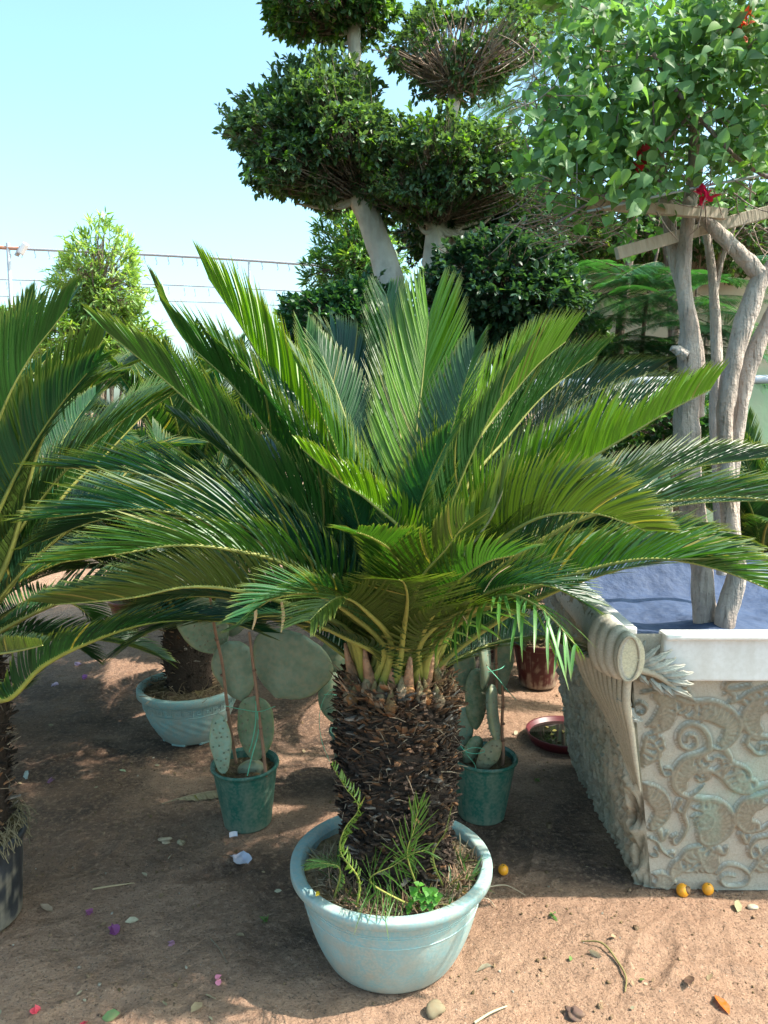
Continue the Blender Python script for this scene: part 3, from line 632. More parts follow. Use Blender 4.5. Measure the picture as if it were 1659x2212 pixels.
fa([(20, 1200), (80, 980), (140, 860), (200, 770), (222, 735)], [2.15, 2.15, 2.15, 2.15, 2.15], L=.19, vee=(66, 45), fwd=(60, 25), col=(.06, .11, .015), droop=0, roll=.1)
fa([(-60, 1100), (0, 900), (60, 780), (120, 700), (145, 665)], [2.1, 2.05, 2.05, 2.05, 2.05], L=.20, vee=(66, 45), fwd=(55, 22), col=MD, droop=0)
fa([(40, 1240), (130, 1080), (230, 980), (330, 880), (420, 830)], [2.3, 2.4, 2.5, 2.6, 2.65], L=.18, vee=(60, 40), fwd=(60, 25), col=MD, droop=0)
fa([(0, 1512), (90, 1440), (182, 1392), (319, 1347), (470, 1342), (560, 1365)], [1.9, 1.86, 1.84, 1.82, 1.8, 1.8], L=.14, vee=(40, 20), fwd=(55, 25), col=DK, droop=0, curl=.1, rcol=(.3, .33, .06))
fa([(-40, 1410), (0, 1412), (50, 1404), (92, 1394)], [1.7, 1.62, 1.56, 1.5], L=.055, vee=(75, 60), fwd=(80, 60), col=YL, droop=0, t0=.3)
for i in range(34):
    a = i*2.39996; kind = min(9, int(i/34*9.9))
    if (kind > 5 and math.sin(a) < .15) or (kind > 2 and math.sin(a) < 0 and math.cos(a) > -.4): continue
    pool_frond(A, (.05*math.cos(a), .05*math.sin(a), .84-.03*i/34), a, kind, rr.uniform(.8, .98), rr.uniform(-.2, .2), rr.uniform(-.1, .1))

bg_cycad((-1.95, 3.5, 0), .85, .13, 46, 'sago palm further back on the left, behind the one in the black pot', scale=1.2, seed=8, az0=1.0)
bg_cycad((-1.2, 4.7, 0), .85, .13, 38, 'sago palm far back on the left, below the pale green shrub', scale=1.2, seed=9, az0=2.0)
bg_cycad((.35, 4.1, 0), .45, .13, 40, 'sago palm behind the middle palm, its bluish fronds showing through', potz=.15, scale=1.0, seed=12, az0=.2)
bg_cycad((-1.75, 2.75, 0), .55, .12, 40, 'dark sago palm at the left edge between the black pot and the far palms', scale=.95, seed=21, az0=.3, front=False)
bg_cycad((2.5, 5.0, 0), .55, .13, 36, 'sago palm in the dark at the right edge, below the grey pipe', scale=1.0, seed=15, az0=.9)
pot('plant_pot', (.35, 4.1, 0), .2, .15, .22, M_black, (.03, .03, .035), 'low black pot far behind the middle palm', 'pot', curve='cone', lip=.02, lipw=.01)

# ------------------------------------------------------------------ cacti in green pots
def pad(root, c, hh, hw, th, up, face, col, spines=30, waist=.35, name='pad', label=None, spc=(.35, .3, .22), dots=(.20, .14, .09), spl=.019):
    """flat cactus pad: c centre, up long axis, face normal"""
    up = nrm(up); face = nrm(np.asarray(face) - np.dot(face, up)*up); sd = np.cross(up, face)
    n, m = 22, 24; t = np.linspace(-1, 1, n); ph = np.linspace(0, 2*np.pi, m, endpoint=False)
    wpf = np.sqrt(np.clip(1-t**2, 0, 1))**.85*(1 - waist*np.clip(-t, 0, 1)) + .0
    wpf[0] = .12; wpf[-1] = .02
    wav = 1 + .05*np.sin(t*5+rng.uniform(0, 6)) 
    x = (hw*wpf*wav)[:, None]*np.cos(ph); y = (th*np.clip(wpf*1.3, 0, 1))[:, None]*np.sin(ph)*np.abs(np.sin(ph))**.15
    bend = rng.normal(0, .06)*hh*(t**2)[:, None] + rng.normal(0, .10)*hw*np.cos(ph)[None]**2
    v = c + x[..., None]*sd + (y+bend)[..., None]*face + (hh*t)[:, None, None]*up
    i = np.arange(n-1)[:, None]*m; j = np.arange(m)[None]
    f = np.stack([i+j, i+(j+1) % m, i+m+(j+1) % m, i+m+j], -1).reshape(-1, 4)
    mb = MB(); cc = np.array(col)*(1+.06*rng.normal(size=(n, m, 1))); edge = (np.abs(np.cos(ph)) > .93)[None, :, None]
    cc = np.where(edge, cc*np.array([1.35, 1.15, .85]), cc)
    mb.add(v, f, cc.reshape(-1, 3))
    sb = mb
    gx, gy = int(max(3, hw*2/.030)), int(max(4, hh*2/.030))
    for b in range(gy):
        for a in range(gx):
            tt = -0.86 + 1.72*(b+.5)/gy + rng.normal(0, .035); q = -.84+1.68*(a+(.25 if b % 2 else .75))/gx + rng.normal(0, .05)
            if rng.random() < .25 or abs(q) > .95 or abs(tt) > .93: continue
            wloc = np.interp(tt, t, wpf); 
            for s in (1, -1):
                p = c + sd*(hw*wloc*q) + up*hh*tt + face*s*(th*min(1, wloc*1.3)*math.sqrt(max(0, 1-q*q))**1.15) + face*np.interp(tt, t, bend[:, 0])*(1 if True else 0)
                blob(sb, p, .0034, 4, col=dots, amp=.1)
                if rng.random() < spines/40:
                    for _ in range(2):
                        d = nrm(face*s + rng.normal(0, .6, 3))*spl*rng.uniform(.6, 1.5); tube(sb, [p, p+d], [.0006, .0002], n=3, seg=2, col=spc, cap=False)
    o = mb.build(name, M_cactus, root)
    if label: o['label'] = label
    return o
GP = (.012, .115, .085)
def green_pot(c, label, tilt=(0, 0), H=.235, rim=.124, base=.086):
    return pot('plant_pot', c, rim, base, H, M_green, GP, label, 'pot', 'green nursery pots with cactus', curve='cone', lip=.014, lipw=.008, soil=.03, soilcol=(.16, .11, .07), tilt=tilt, n=96, dust=.35)
def Vs(px, z): return px/FPX*z
g1 = np.array([G(547, 1740)[0], 2.66, 0]); 
green_pot(g1, 'dark green plastic pot left of the middle palm, sunlight across its upper half', tilt=(.03, -.02))
cl = empty('prickly_pear', (g1[0], g1[1], .2), 'prickly pear cactus left of the middle palm, big grey green pads tied to two canes', 'cactus', 'prickly pear cacti in green pots')
K = lambda u, v, y: rel(cl, P(u, v, y))
CG = (.22, .29, .20)
pad(cl, K(545, 1668, 2.66), .045, .055, .035, (0, 0, 1), (0, -1, .1), (.30, .30, .20), waist=.1, name='stem_base')
pad(cl, K(553, 1571, 2.66), .122, .074, .018, (.02, 0, 1), (-.2, -1, 0), (.17, .25, .13), waist=.3)
pad(cl, K(477, 1606, 2.58), .112, .037, .012, (-.06, 0, 1), (.25, -1, 0), (.30, .46, .36), waist=.2, spines=2, dots=(.10, .16, .12), label='young pale blue green pad with dark dots')
pad(cl, K(508, 1450, 2.70), .112, .082, .016, (-.22, .05, 1), (.1, -1, .1), CG, waist=.35)
pad(cl, K(624, 1440, 2.62), .125, .155, .016, (.42, -.05, 1), (-.1, -1, .15), CG, waist=.3, spines=10, label='broad grey green pad spreading to the right')
pad(cl, K(442, 1352, 2.76), .11, .09, .015, (-.62, 0, 1), (.2, -1, 0), (.18, .26, .16), waist=.3)
pad(cl, K(505, 1320, 2.84), .10, .08, .015, (.1, 0, 1), (.3, -1, 0), CG, waist=.3)
def cane(p0, p1, label):
    mb = MB(); p0 = np.array(p0); p1 = np.array(p1); n = 5
    tube(mb, [p0+(p1-p0)*k/n + rng.normal(0, .002, 3) for k in range(n+1)], [.0062, .0058, .005], n=8, seg=20, col=(.34, .19, .12))
    for k in (1, 2, 3, 4):
        p = p0+(p1-p0)*(k-.3)/n; d = nrm(p1-p0); tube(mb, [p-d*.003, p, p+d*.003], .0075, n=8, seg=3, col=(.22, .12, .08))
    tag(mb.build('bamboo_cane', M_bamboo), label, 'cane', 'bamboo canes holding up the cacti')
cane(P(511, 1655, 2.70), P(452, 1280, 2.62), 'left one of the two canes tied to the big prickly pear')
cane(P(574, 1676, 2.58), P(540, 1365, 2.56), 'right one of the two canes in front of the big prickly pear')
def string(segs, label, w_=.0022):
    mb = MB()
    for s in segs: tube(mb, s, w_, n=5, seg=24, col=(.16, .55, .36), flat=.5)
    tag(mb.build('plant_tie', M_string), label, 'string', 'green plant ties')
string([[P(488, 1525, 2.60), P(520, 1532, 2.56), P(560, 1537, 2.55), P(594, 1526, 2.60)], [P(556, 1537, 2.555), P(558, 1580, 2.58), P(545, 1630, 2.57), P(534, 1676, 2.56)], [P(553, 1510, 2.6), P(552, 1560, 2.6), P(545, 1600, 2.6), P(538, 1625, 2.6)]], 'bright green tie round the big prickly pear and its canes')

g2 = np.array([G(1044, 1720)[0]*1.0, 2.71, 0]); g2[0] = (1043-U0)/FPX*2.84
green_pot(g2, 'teal green plastic pot in the shade right of the palm trunk', tilt=(0, .03))
cr = empty('prickly_pear', (g2[0], g2[1], .2), 'prickly pear cactus right of the palm trunk, tall pads seen edge on', 'cactus', 'prickly pear cacti in green pots')
K = lambda u, v, y: rel(cr, P(u, v, y))
pad(cr, K(1055, 1633, 2.66), .075, .035, .022, (.6, 0, 1), (0, -1, .3), (.30, .27, .16), waist=.2, name='stem_base')
pad(cr, K(1064, 1540, 2.68), .11, .05, .021, (-.12, 0, 1), (.9, -.2, 0), (.24, .33, .26), waist=.2)
pad(cr, K(1048, 1420, 2.70), .12, .05, .019, (-.1, 0, 1), (.9, -.3, 0), (.20, .31, .25), waist=.2)
pad(cr, K(1030, 1510, 2.76), .12, .048, .016, (0, 0, 1), (.3, -1, 0), (.10, .18, .11), waist=.3)
pad(cr, K(1000, 1580, 2.78), .10, .04, .015, (.15, 0, 1), (-.3, -1, 0), (.15, .26, .19), waist=.3)
pad(cr, K(1000, 1440, 2.80), .10, .05, .015, (-.2, 0, 1), (-.2, -1, 0), (.13, .22, .15), waist=.3)
pad(cr, K(1088, 1440, 2.80), .11, .04, .015, (.1, 0, 1), (.3, -1, 0), (.12, .21, .15), waist=.3)
pad(cr, K(1020, 1620, 2.72), .06, .03, .014, (.5, 0, 1), (0, -1, 0), (.16, .25, .14), waist=.3)
cane(P(1087, 1660, 2.70), P(1086, 1480, 2.70), 'short pale cane at the right rim of the shaded green pot')
cane(P(1072, 1640, 2.78), P(1071, 1360, 2.78), 'dark upright cane behind the edge on cactus pads')
string([[P(1052, 1440, 2.64), P(1075, 1465, 2.62), P(1095, 1490, 2.66), P(1115, 1512, 2.72)], [P(1054, 1452, 2.64), P(1080, 1445, 2.64), P(1090, 1438, 2.68)]], 'green tie knotted high on the shaded cactus')
string([[P(985, 1590, 2.70), P(1002, 1620, 2.62), P(1025, 1628, 2.6), P(1050, 1622, 2.6), P(1030, 1615, 2.6), P(1005, 1622, 2.6), P(1025, 1650, 2.6), P(1030, 1668, 2.6)]], 'loose green tie looped at the rim of the shaded green pot')

g3 = np.array([(776-U0)/FPX*3.05, 2.95, 0])
green_pot(g3, 'green plastic pot half hidden behind the palm trunk')
c3 = empty('prickly_pear', (g3[0], g3[1], .2), 'prickly pear cactus half hidden behind the left side of the palm trunk', 'cactus', 'prickly pear cacti in green pots')
K = lambda u, v, y: rel(c3, P(u, v, y))
pad(c3, K(722, 1510, 2.93), .11, .065, .016, (-.15, 0, 1), (.2, -1, 0), (.12, .22, .14), waist=.3)
pad(c3, K(770, 1600, 2.95), .08, .05, .02, (.0, 0, 1), (.2, -1, 0), (.15, .22, .12), waist=.3)
pad(c3, K(730, 1420, 2.97), .10, .07, .015, (.2, 0, 1), (.2, -1, 0), (.12, .22, .15), waist=.3)
string([[P(735, 1480, 2.86), P(705, 1500, 2.86), P(690, 1545, 2.84), P(695, 1600, 2.83), P(712, 1645, 2.82)], [P(700, 1500, 2.86), P(720, 1500, 2.85), P(745, 1508, 2.86)]], 'long green tie hanging from the cactus behind the trunk')

# maroon pots and saucer
pot('plant_pot', (G(1163, 1480)[0], 4.1, 0), .145, .10, .25, M_red, (.06, .008, .010), 'dark maroon pot in the shade beside the planter', 'pot', 'maroon pots', curve='cone', lip=.03, lipw=.01, soil=.02, soilcol=(.1, .07, .05))
pot('plant_pot', (G(1090, 1440)[0], 4.55, 0), .14, .10, .24, M_red, (.06, .008, .010), 'dark maroon pot behind the shaded cactus', 'pot', 'maroon pots', curve='cone', lip=.03, lipw=.01, soil=.02, soilcol=(.1, .07, .05))
pot('plant_pot', (G(250, 1370)[0], 5.4, 0), .16, .12, .16, M_red, (.22, .05, .03), 'red clay coloured pot far behind on the left, under the fronds', 'pot', 'maroon pots', curve='cone', lip=.03, lipw=.01, soil=.02, soilcol=(.1, .07, .05))
def small_plant(loc, label, h=.3, n=14, col=(.05, .10, .03)):
    root = empty('potted_plant', loc, label, 'plant'); mb = MB(); lb = MB()
    for i in range(n):
        a = rng.uniform(0, 6.28); p = np.array([.05*math.cos(a), .05*math.sin(a), 0]); d = np.array([.25*math.cos(a), .25*math.sin(a), 1])*h*rng.uniform(.6, 1.1)
        tube(mb, [p, p+d*.5+rng.normal(0, .01, 3), p+d], [.004, .003, .001], n=5, seg=6, col=(.15, .13, .07))
        for k in range(9):
            q = p+d*(.3+.08*k); leaf_add(lb, q[None], nrm(rng.normal(0, 1, (1, 3))+np.array([0, 0, .4])), .05, .3, col)
    mb.build('stem', M_bark2, root); lb.build('leaves', M_leaf, root)

# ------------------------------------------------------------------ leaves
def leaf_tpl(kind):
    if kind == 'oval': xs = [0, .3, .65, 1]; ws = [0, .8, .9, 0]
    elif kind == 'heart': xs = [0, .05, .18, .36, .58, .78, 1]; ws = [0, .62, .96, 1.0, .74, .36, 0]
    else: xs = [0, .3, .7, 1]; ws = [.1, 1, .8, 0]
    v = []; f = []
    n = len(xs)
    for x, w_ in zip(xs, ws):
        bend = -.22*x*x
        v += [(x, w_, .28*w_+0), (x, 0, 0), (x, -w_, .28*w_)]
        v[-3] = (x, w_, bend, .3*w_); v[-2] = (x, 0, bend, 0); v[-1] = (x, -w_, bend, .3*w_)
    for i in range(n-1):
        f += [(3*i, 3*i+1, 3*i+4, 3*i+3), (3*i+1, 3*i+2, 3*i+5, 3*i+4)]
    return np.array(v), np.array(f)
TPL = {k: leaf_tpl(k) for k in ('oval', 'heart', 'lance')}
def leaf_add(mb, p, d, size, wr, col, kind='oval', up=None, colv=.22, curl=1.0):
    """many leaves: p (n,3) foot, d direction, size length, wr half-width ratio"""
    t, f = TPL[kind]; n = len(p); size = np.broadcast_to(np.asarray(size, float), (n,))
    u = (np.array([0, 0, 1.0]) if up is None else up) + rng.normal(0, .45, (n, 3))
    s = nrm(np.cross(u, d)); nn = np.cross(d, s)
    V = p[:, None] + size[:, None, None]*(t[None, :, 0, None]*d[:, None] + wr*t[None, :, 1, None]*s[:, None] + (curl*t[None, :, 2, None] + wr*t[None, :, 3, None])*nn[:, None])
    F = (f[None] + (np.arange(n)*len(t))[:, None, None]).reshape(-1, 4)
    c = np.asarray(col, float); c = np.broadcast_to(c, (n, 3))*np.clip(rng.normal(1, colv, (n, 1)), .45, 1.8)
    mb.add(V, F, np.repeat(c[:, None], len(t), 1).reshape(-1, 3))

def clump(mb_leaf, mb_twig, c, r, tips, per=8, size=.05, wr=.25, col=(.04, .10, .03), young=(.14, .26, .04), fy=.12, shell=.55, kind='oval', twigcol=(.2, .15, .11), hole=None, gap=.25, core=None, lump=.17, twr=.0035):
    """clipped ball of twig rosettes with an uneven outline"""
    c = np.array(c, float); r = np.array(r, float)
    d = nrm(rng.normal(size=(tips, 3)))
    k = rng.normal(size=(5, 3))*3; ph = rng.uniform(0, 6, 5)
    out = 1 + lump*sum(np.sin(d @ kk + q) for kk, q in zip(k, ph))/1.6
    rad = out*np.where(rng.random(tips) < .72, rng.uniform(.80, 1.0, tips)+.10*(rng.random(tips) < .12), rng.uniform(shell, .9, tips))
    g = vnoise(d[:, 0]*3.1+9+c[0], d[:, 2]*3.1+d[:, 1]*2.3+4, 3); keep = (g > gap)
    d = d[keep]; rad = rad[keep]
    if hole is not None:
        kk = (d @ nrm(hole[0])) < hole[1]; kk |= rng.random(len(d)) < .2
        d = d[kk]; rad = rad[kk]
    p = c + d*r*rad[:, None]; n = len(p)
    y = rng.random(n) < fy
    for j in range(per):
        dd = nrm(d*.75 + rng.normal(0, .62, (n, 3)) + np.array([0, 0, .25]))
        cc = np.where(y[:, None] & (rng.random((n, 1)) < .8), np.array(young), np.array(col))
        off = rng.uniform(-.6, .2, (n, 1))*size
        leaf_add(mb_leaf, p+d*off, dd, size*rng.uniform(.65, 1.2, n), wr, cc, kind)
    if mb_twig is not None:
        base = c if core is None else np.array(core)
        for i in range(0, n, 2):
            a = base + (p[i]-base)*rng.uniform(.1, .55) + rng.normal(0, .02, 3)
            tube(mb_twig, [a, (a+p[i])/2+rng.normal(0, .03, 3)*r.mean(), p[i]], [twr*1.6, twr, twr*.5], n=4, seg=5, col=np.array(twigcol)*rng.uniform(.6, 1.3), cap=False)

def R3(rx, rz, y, ry=None): return (rx/FPX*y, (ry if ry else rx)/FPX*y, rz/FPX*y)
FD = 5.0
fic = empty('topiary_tree', P(900, 900, FD)*np.array([1, 1, 0]), 'cloud pruned ficus with pale smooth trunks and clipped balls of dark leaves', 'tree')
RF = np.array(fic.location)
def fk(u, v, y=FD): return P(u, v, y)-RF
def limb(root, mb, pts, w, y=FD, lump=.05, col=(.60, .55, .47), n=14):
    q = [P(u, v, y if len(p3) == 0 else p3[0])-np.array(root.location) for (u, v, *p3) in pts]
    tube(mb, q, [x/2/FPX*y for x in w], n=n, seg=len(pts)*7, col=col, lump=lump)
tb = MB(); limb(fic, tb, [(880, 1080), (862, 800), (850, 660), (838, 590), (808, 500), (780, 430), (772, 380)], [52, 54, 50, 54, 56, 54, 42]); 
limb(fic, tb, [(775, 400), (768, 300), (767, 200), (765, 100), (763, 40), (758, -40)], [30, 30, 28, 26, 26, 20])
for a, b in (((765, 60), (705, 70)), ((763, 40), (720, 0)), ((765, 50), (800, 10)), ((766, 70), (740, 95))):
    limb(fic, tb, [a, ((a[0]+b[0])/2, (a[1]+b[1])/2+8), b], [12, 9, 5], lump=.02)
for b in ((560, 300), (600, 400), (680, 250), (720, 330), (830, 330), (640, 440), (700, 440)):
    limb(fic, tb, [(778, 420), ((778+b[0])/2, (420+b[1])/2+18), b], [16, 9, 4], lump=.02)
tb.build('trunk', M_bark, fic)
tb = MB(); limb(fic, tb, [(930, 1080), (932, 800), (935, 620), (940, 540), (945, 475), (950, 440)], [56, 56, 56, 52, 50, 42], y=5.05)
limb(fic, tb, [(985, 1060), (960, 800), (962, 640), (975, 560), (990, 500)], [40, 40, 40, 38, 30], y=5.15)
limb(fic, tb, [(960, 900), (985, 640), (1000, 540), (1020, 480)], [40, 36, 34, 26], y=5.35)
limb(fic, tb, [(950, 450), (965, 360), (972, 280), (982, 200), (985, 150)], [30, 26, 26, 26, 14], y=5.1)
for b in ((860, 400), (900, 470), (1060, 470), (1100, 430), (1070, 380), (1010, 480), (1130, 380), (880, 350), (1050, 500), (1090, 480)):
    limb(fic, tb, [(948, 490), ((948+b[0])/2+rng.uniform(-10, 10), (490+b[1])/2+22), b], [13, 9, 5], y=5.0, lump=.02)
for b in ((880, 80), (930, 60), (1040, 50), (1080, 120), (1000, 100)):
    limb(fic, tb, [(982, 190), ((982+b[0])/2, (190+b[1])/2+18), b], [11, 7, 4], y=5.1, lump=.02)
tb.build('trunk', M_bark, fic)
FC = (.080, .145, .075); FY = (.12, .24, .035)
def ball(u, v, rx, rz, y, tips, **kw):
    lb = MB(); tw = MB(); clump(lb, tw, fk(u, v, y), R3(rx, rz, y), tips, **kw)
    o = lb.build('foliage_ball', M_leaf, fic); tw.build('twigs', M_bark2, o); return o
ball(676, 316, 165, 128, 4.95, 3100, col=FC, young=FY, size=.046, wr=.24, core=fk(775, 420), gap=.16, hole=((.6, -.45, -.66), .93))
ball(700, 0, 138, 70, 4.95, 1100, col=(.045, .11, .035), young=FY, size=.046, core=fk(763, 50), gap=.22, fy=.2)
ball(990, 102, 160, 92, 5.1, 1200, col=FC, young=FY, size=.042, core=fk(982, 190), gap=.36, twigcol=(.36, .26, .2), hole=((-.1, -1, .25), .8))
ball(985, 384, 180, 92, 4.9, 3000, col=FC, young=FY, size=.040, core=fk(948, 480), gap=.2, per=7, fy=.18)
ball(1010, 490, 175, 85, 5.6, 1700, col=(.022, .06, .026), size=.05, gap=.1, fy=.05)
ball(830, 400, 60, 90, 5.1, 260, col=FC, size=.05, gap=.15)
def bush(name, u, v, rx, rz, y, tips, label, cat, stems=6, **kw):
    g = P(u, v, y); root = empty(name, (g[0], y, 0), label, cat); lb = MB(); tw = MB()
    c = g - np.array(root.location); clump(lb, tw, c, R3(rx, rz, y), tips, **kw)
    sb = MB()
    for k in range(stems):
        e = c + rng.normal(0, .35, 3)*np.array(R3(rx, rz, y)); b = np.array([rng.normal(0, .06), rng.normal(0, .06), 0]); tube(sb, [b, b*.5+np.array([e[0]*.4, e[1]*.4, e[2]*.5]), e], [.025, .018, .008], n=7, seg=12, col=(.22, .17, .12), lump=.04)
    sb.build('stem', M_bark2, root); o = lb.build('foliage', M_leaf, root); tw.build('twigs', M_bark2, o)
    return root
bush('clipped_shrub', 1095, 650, 170, 105, 4.7, 3000, 'round clipped dark green shrub behind the right side of the middle palm', 'shrub', col=(.035, .085, .050), young=(.08, .18, .05), fy=.06, size=.045, wr=.28, gap=.05)
bush('clipped_shrub', 745, 730, 130, 100, 4.7, 1500, 'low clipped dark green shrub under the leaning pale ficus trunk', 'shrub', col=(.035, .10, .045), young=(.09, .2, .05), fy=.06, size=.045, wr=.28, gap=.05)
bush('oleander_shrub', 215, 625, 90, 105, 8.0, 1000, 'airy pale green shrub standing alone against the white sky', 'shrub', col=(.20, .32, .10), young=(.32, .42, .14), fy=.4, size=.085, wr=.11, kind='lance', gap=.25, shell=.1, per=7, lump=.22)
bush('oleander_shrub', 205, 740, 120, 90, 8.2, 900, 'wider green growth at the foot of the pale shrub', 'shrub', col=(.14, .25, .05), young=(.25, .33, .08), fy=.4, size=.10, wr=.11, kind='lance', gap=.1, shell=.1, per=7)
bush('oleander_shrub', 770, 575, 95, 110, 7.5, 1100, 'light green narrow leaved shrub behind the leaning pale trunk', 'shrub', col=(.09, .20, .07), young=(.2, .33, .08), fy=.35, size=.09, wr=.12, kind='lance', gap=.1, shell=.2, per=7, lump=.2)
bush('oleander_shrub', -10, 720, 60, 70, 8.0, 500, 'light green shrub cut off by the left edge of the photo', 'shrub', col=(.12, .23, .06), young=(.22, .33, .08), fy=.35, size=.09, wr=.12, kind='lance', gap=.1, shell=.2, per=7)
# a low green hedge closes the view under the shrubs
hb = MB()
for i in range(40):
    x = -7 + i*.3; clump(hb, None, (x, 9.5+rng.normal(0, .2), .75+rng.normal(0, .06)), (.4, .4, .7), 60, per=6, size=.12, wr=.2, col=(.06, .13, .035), gap=0)
tag(hb.build('hedge', M_leaf), 'far green hedge low behind the palms on the left', 'hedge')

# ------------------------------------------------------------------ feathery poinciana trees behind on the right
def feather(mb, rb, p, d, ln, col=(.03, .11, .045), n=11):
    """one bipinnate leaf"""
    d = nrm(d); up = np.array([0, 0, 1.0]); s = nrm(np.cross(d, up)); nn = np.cross(s, d)
    tt = np.linspace(0, 1, 10)[:, None]; q = p + ln*(tt*d - .22*tt**2*up); tube(rb, q[::3], [.003, .002, .0008], n=4, seg=8, col=(.09, .13, .04), cap=False)
    for i in range(n):
        t = .12 + .88*i/(n-1); b = p + ln*(t*d - .22*t*t*up); L = ln*.42*math.sin(math.pi*(.18+.72*t))
        for sd in (1, -1):
            e = nrm(s*sd + d*.55 - up*.25 + rng.normal(0, .05, 3)); m = max(6, int(L/.011)); x = np.linspace(.08, 1, m)
            c = b + (x*L)[:, None]*e - (x**2*L*.18)[:, None]*up
            w = nrm(np.cross(e, nn)); 
            for s2 in (1, -1):
                f = nrm(w*s2 + e*.35); l = .024*np.sin(np.pi*(.15+.8*x))[:, None]+.004
                v = np.stack([c-e*.0046, c+f*l-e*.002+e*.004, c+f*l+e*.0075, c+e*.0046], 1)
                mb.add(v, np.arange(m*4).reshape(-1, 4), np.array(col)*rng.uniform(.7, 1.3), smooth=False)
def poinciana(name, base, trunk, leaves, label, lcol, thick=.05, ln=.55):
    root = empty(name, base, label, 'tree', 'feathery leaved trees by the wall'); B = np.array(base); tb = MB()
    tube(tb, [np.array(t)-B for t in trunk], [thick, thick*.8, thick*.6, thick*.3], n=9, seg=24, col=(.13, .09, .07), lump=.04)
    lb = MB(); rb = MB()
    for (p, d) in leaves: feather(lb, rb, np.array(p)-B, np.array(d), ln*rng.uniform(.8, 1.15), np.array(lcol)*rng.uniform(.7, 1.3))
    tb.build('trunk', M_bark2, root); lb.build('foliage', M_leaf, root); rb.build('leaf_stalks', M_bark2, root)
def lv(lst, y): return [(P(u, v, y+rng.uniform(-.25, .25)), (dx, rng.uniform(-.7, .3), dz)) for (u, v, dx, dz) in lst]
Lr = []
for i in range(50): Lr.append((rng.uniform(1250, 1430), rng.uniform(570, 830), rng.choice([-1, 1])*rng.uniform(.5, 1), rng.uniform(-.2, .35)))
b = P(1360, 800, 5.6); poinciana('poinciana_tree', (b[0], 5.6, 0), [(b[0], 5.6, 0), P(1335, 800, 5.6), P(1350, 640, 5.6), P(1370, 480, 5.6), P(1385, 330, 5.6)], lv(Lr, 5.3), 'feathery tree with a dark thin trunk, in the gap between clipped shrub and grey trunks', (.028, .10, .045), .055, .5)
Lr = []
for i in range(34): Lr.append((rng.uniform(1390, 1600), rng.uniform(560, 800), rng.choice([-1, 1])*rng.uniform(.5, 1), rng.uniform(-.3, .35)))
b = P(1410, 700, 5.2); poinciana('poinciana_tree', (b[0], 5.2, 0), [(b[0]-.1, 5.2, 0), P(1385, 780, 5.2), P(1400, 640, 5.2), P(1425, 520, 5.2)], lv(Lr, 5.0), 'feathery tree with a slender grey stem, partly behind the grey trunks', (.03, .11, .045), .028, .45)
Lr = [(1250, 60, -1, .2), (1240, 10, -1, .3), (1260, 130, -1, -.1), (1230, 120, -.9, -.35), (1270, 20, -.8, .5), (1100, 290, -1, .1), (1130, 260, -.5, .6), (1080, 250, .6, .5), (1290, 90, -.3, .6), (1250, 40, .3, .9), (1150, 270, .8, .3), (1270, 60, -1, 0), (1120, 300, -.9, .35), (1190, 240, -.8, .1)]
for i in range(16): Lr.append((rng.uniform(1240, 1340), rng.uniform(-20, 110), rng.uniform(-1, .5), rng.uniform(-.1, .8)))
b = P(1500, 700, 6.2); poinciana('poinciana_tree', (b[0], 6.2, 0), [(b[0], 6.2, 0), P(1440, 500, 6.1), P(1330, 180, 6.0), P(1262, 40, 6.0), P(1245, -60, 6.0)], lv(Lr, 6.0), 'tall tree with sunlit lime feathery leaves showing against the sky above', (.12, .26, .04), .06, .75)
# ferny weedy growth filling low dark gap on the right
bush('leafy_shrub', 1230, 780, 130, 90, 6.0, 700, 'dark leafy undergrowth by the foot of the wall', 'shrub', col=(.03, .08, .025), young=(.12, .2, .04), size=.06, gap=.05)
bush('leafy_shrub', 1430, 930, 120, 70, 4.2, 500, 'leafy green undergrowth behind the planter, at the foot of the grey trunks', 'shrub', col=(.03, .085, .025), young=(.12, .22, .04), size=.05, gap=.05)
bush('leafy_shrub', 1500, 500, 220, 80, 6.8, 1500, 'dark green mass of leaves above the wall, behind the planks', 'shrub', col=(.045, .10, .035), young=(.12, .2, .05), size=.06, gap=.03)
bush('leafy_shrub', 1200, 510, 110, 70, 6.6, 700, 'olive green bush far behind, between the ficus and the climbing vine', 'shrub', col=(.06, .12, .04), young=(.15, .22, .06), size=.06, gap=.1)

# ------------------------------------------------------------------ wall, pipe, far frame
mb = MB()
x0 = P(1190, 700, 7.2)[0]; H = 2.95
nx, nz = 60, 30; X, Z = np.meshgrid(np.linspace(x0, x0+6, nx), np.linspace(0, H, nz))
v = np.stack([X, 7.2+.01*(fbm(X*2, Z*2)-.5), Z], -1).reshape(-1, 3); i = np.arange(nz-1)[:, None]*nx; j = np.arange(nx-1)[None]
f = np.stack([i+j, i+j+1, i+nx+j+1, i+nx+j], -1).reshape(-1, 4)
gmask = np.clip((1.95 - Z + .25*(fbm(X*1.5, Z*1.5, 3, 4)-.5))*8, 0, 1)[..., None]
col = np.array([.50, .44, .33])*(1-gmask) + np.array([.22, .44, .26])*gmask
mb.add(v, f, col.reshape(-1, 3)); box(mb, (x0+3, 7.4, H/2), (6, .36, H-.004), col=(.5, .45, .36)); box(mb, (x0+3, 7.3, H+.04), (6.1, .5, .08), col=(.5, .46, .4))
tag(mb.build('boundary_wall', M_wall), 'beige wall with a green painted lower part, behind the trees on the right', 'wall')
mb = MB(); a = P(1150, 828, 4.6); b = P(1900, 815, 4.6); tube(mb, [a, (a+b)/2, b], .026, n=12, seg=8, col=(.42, .47, .55))
root = empty('pipe_rail', (a[0], a[1], 0), 'horizontal grey pipe rail behind the grey trunks on the right', 'rail')
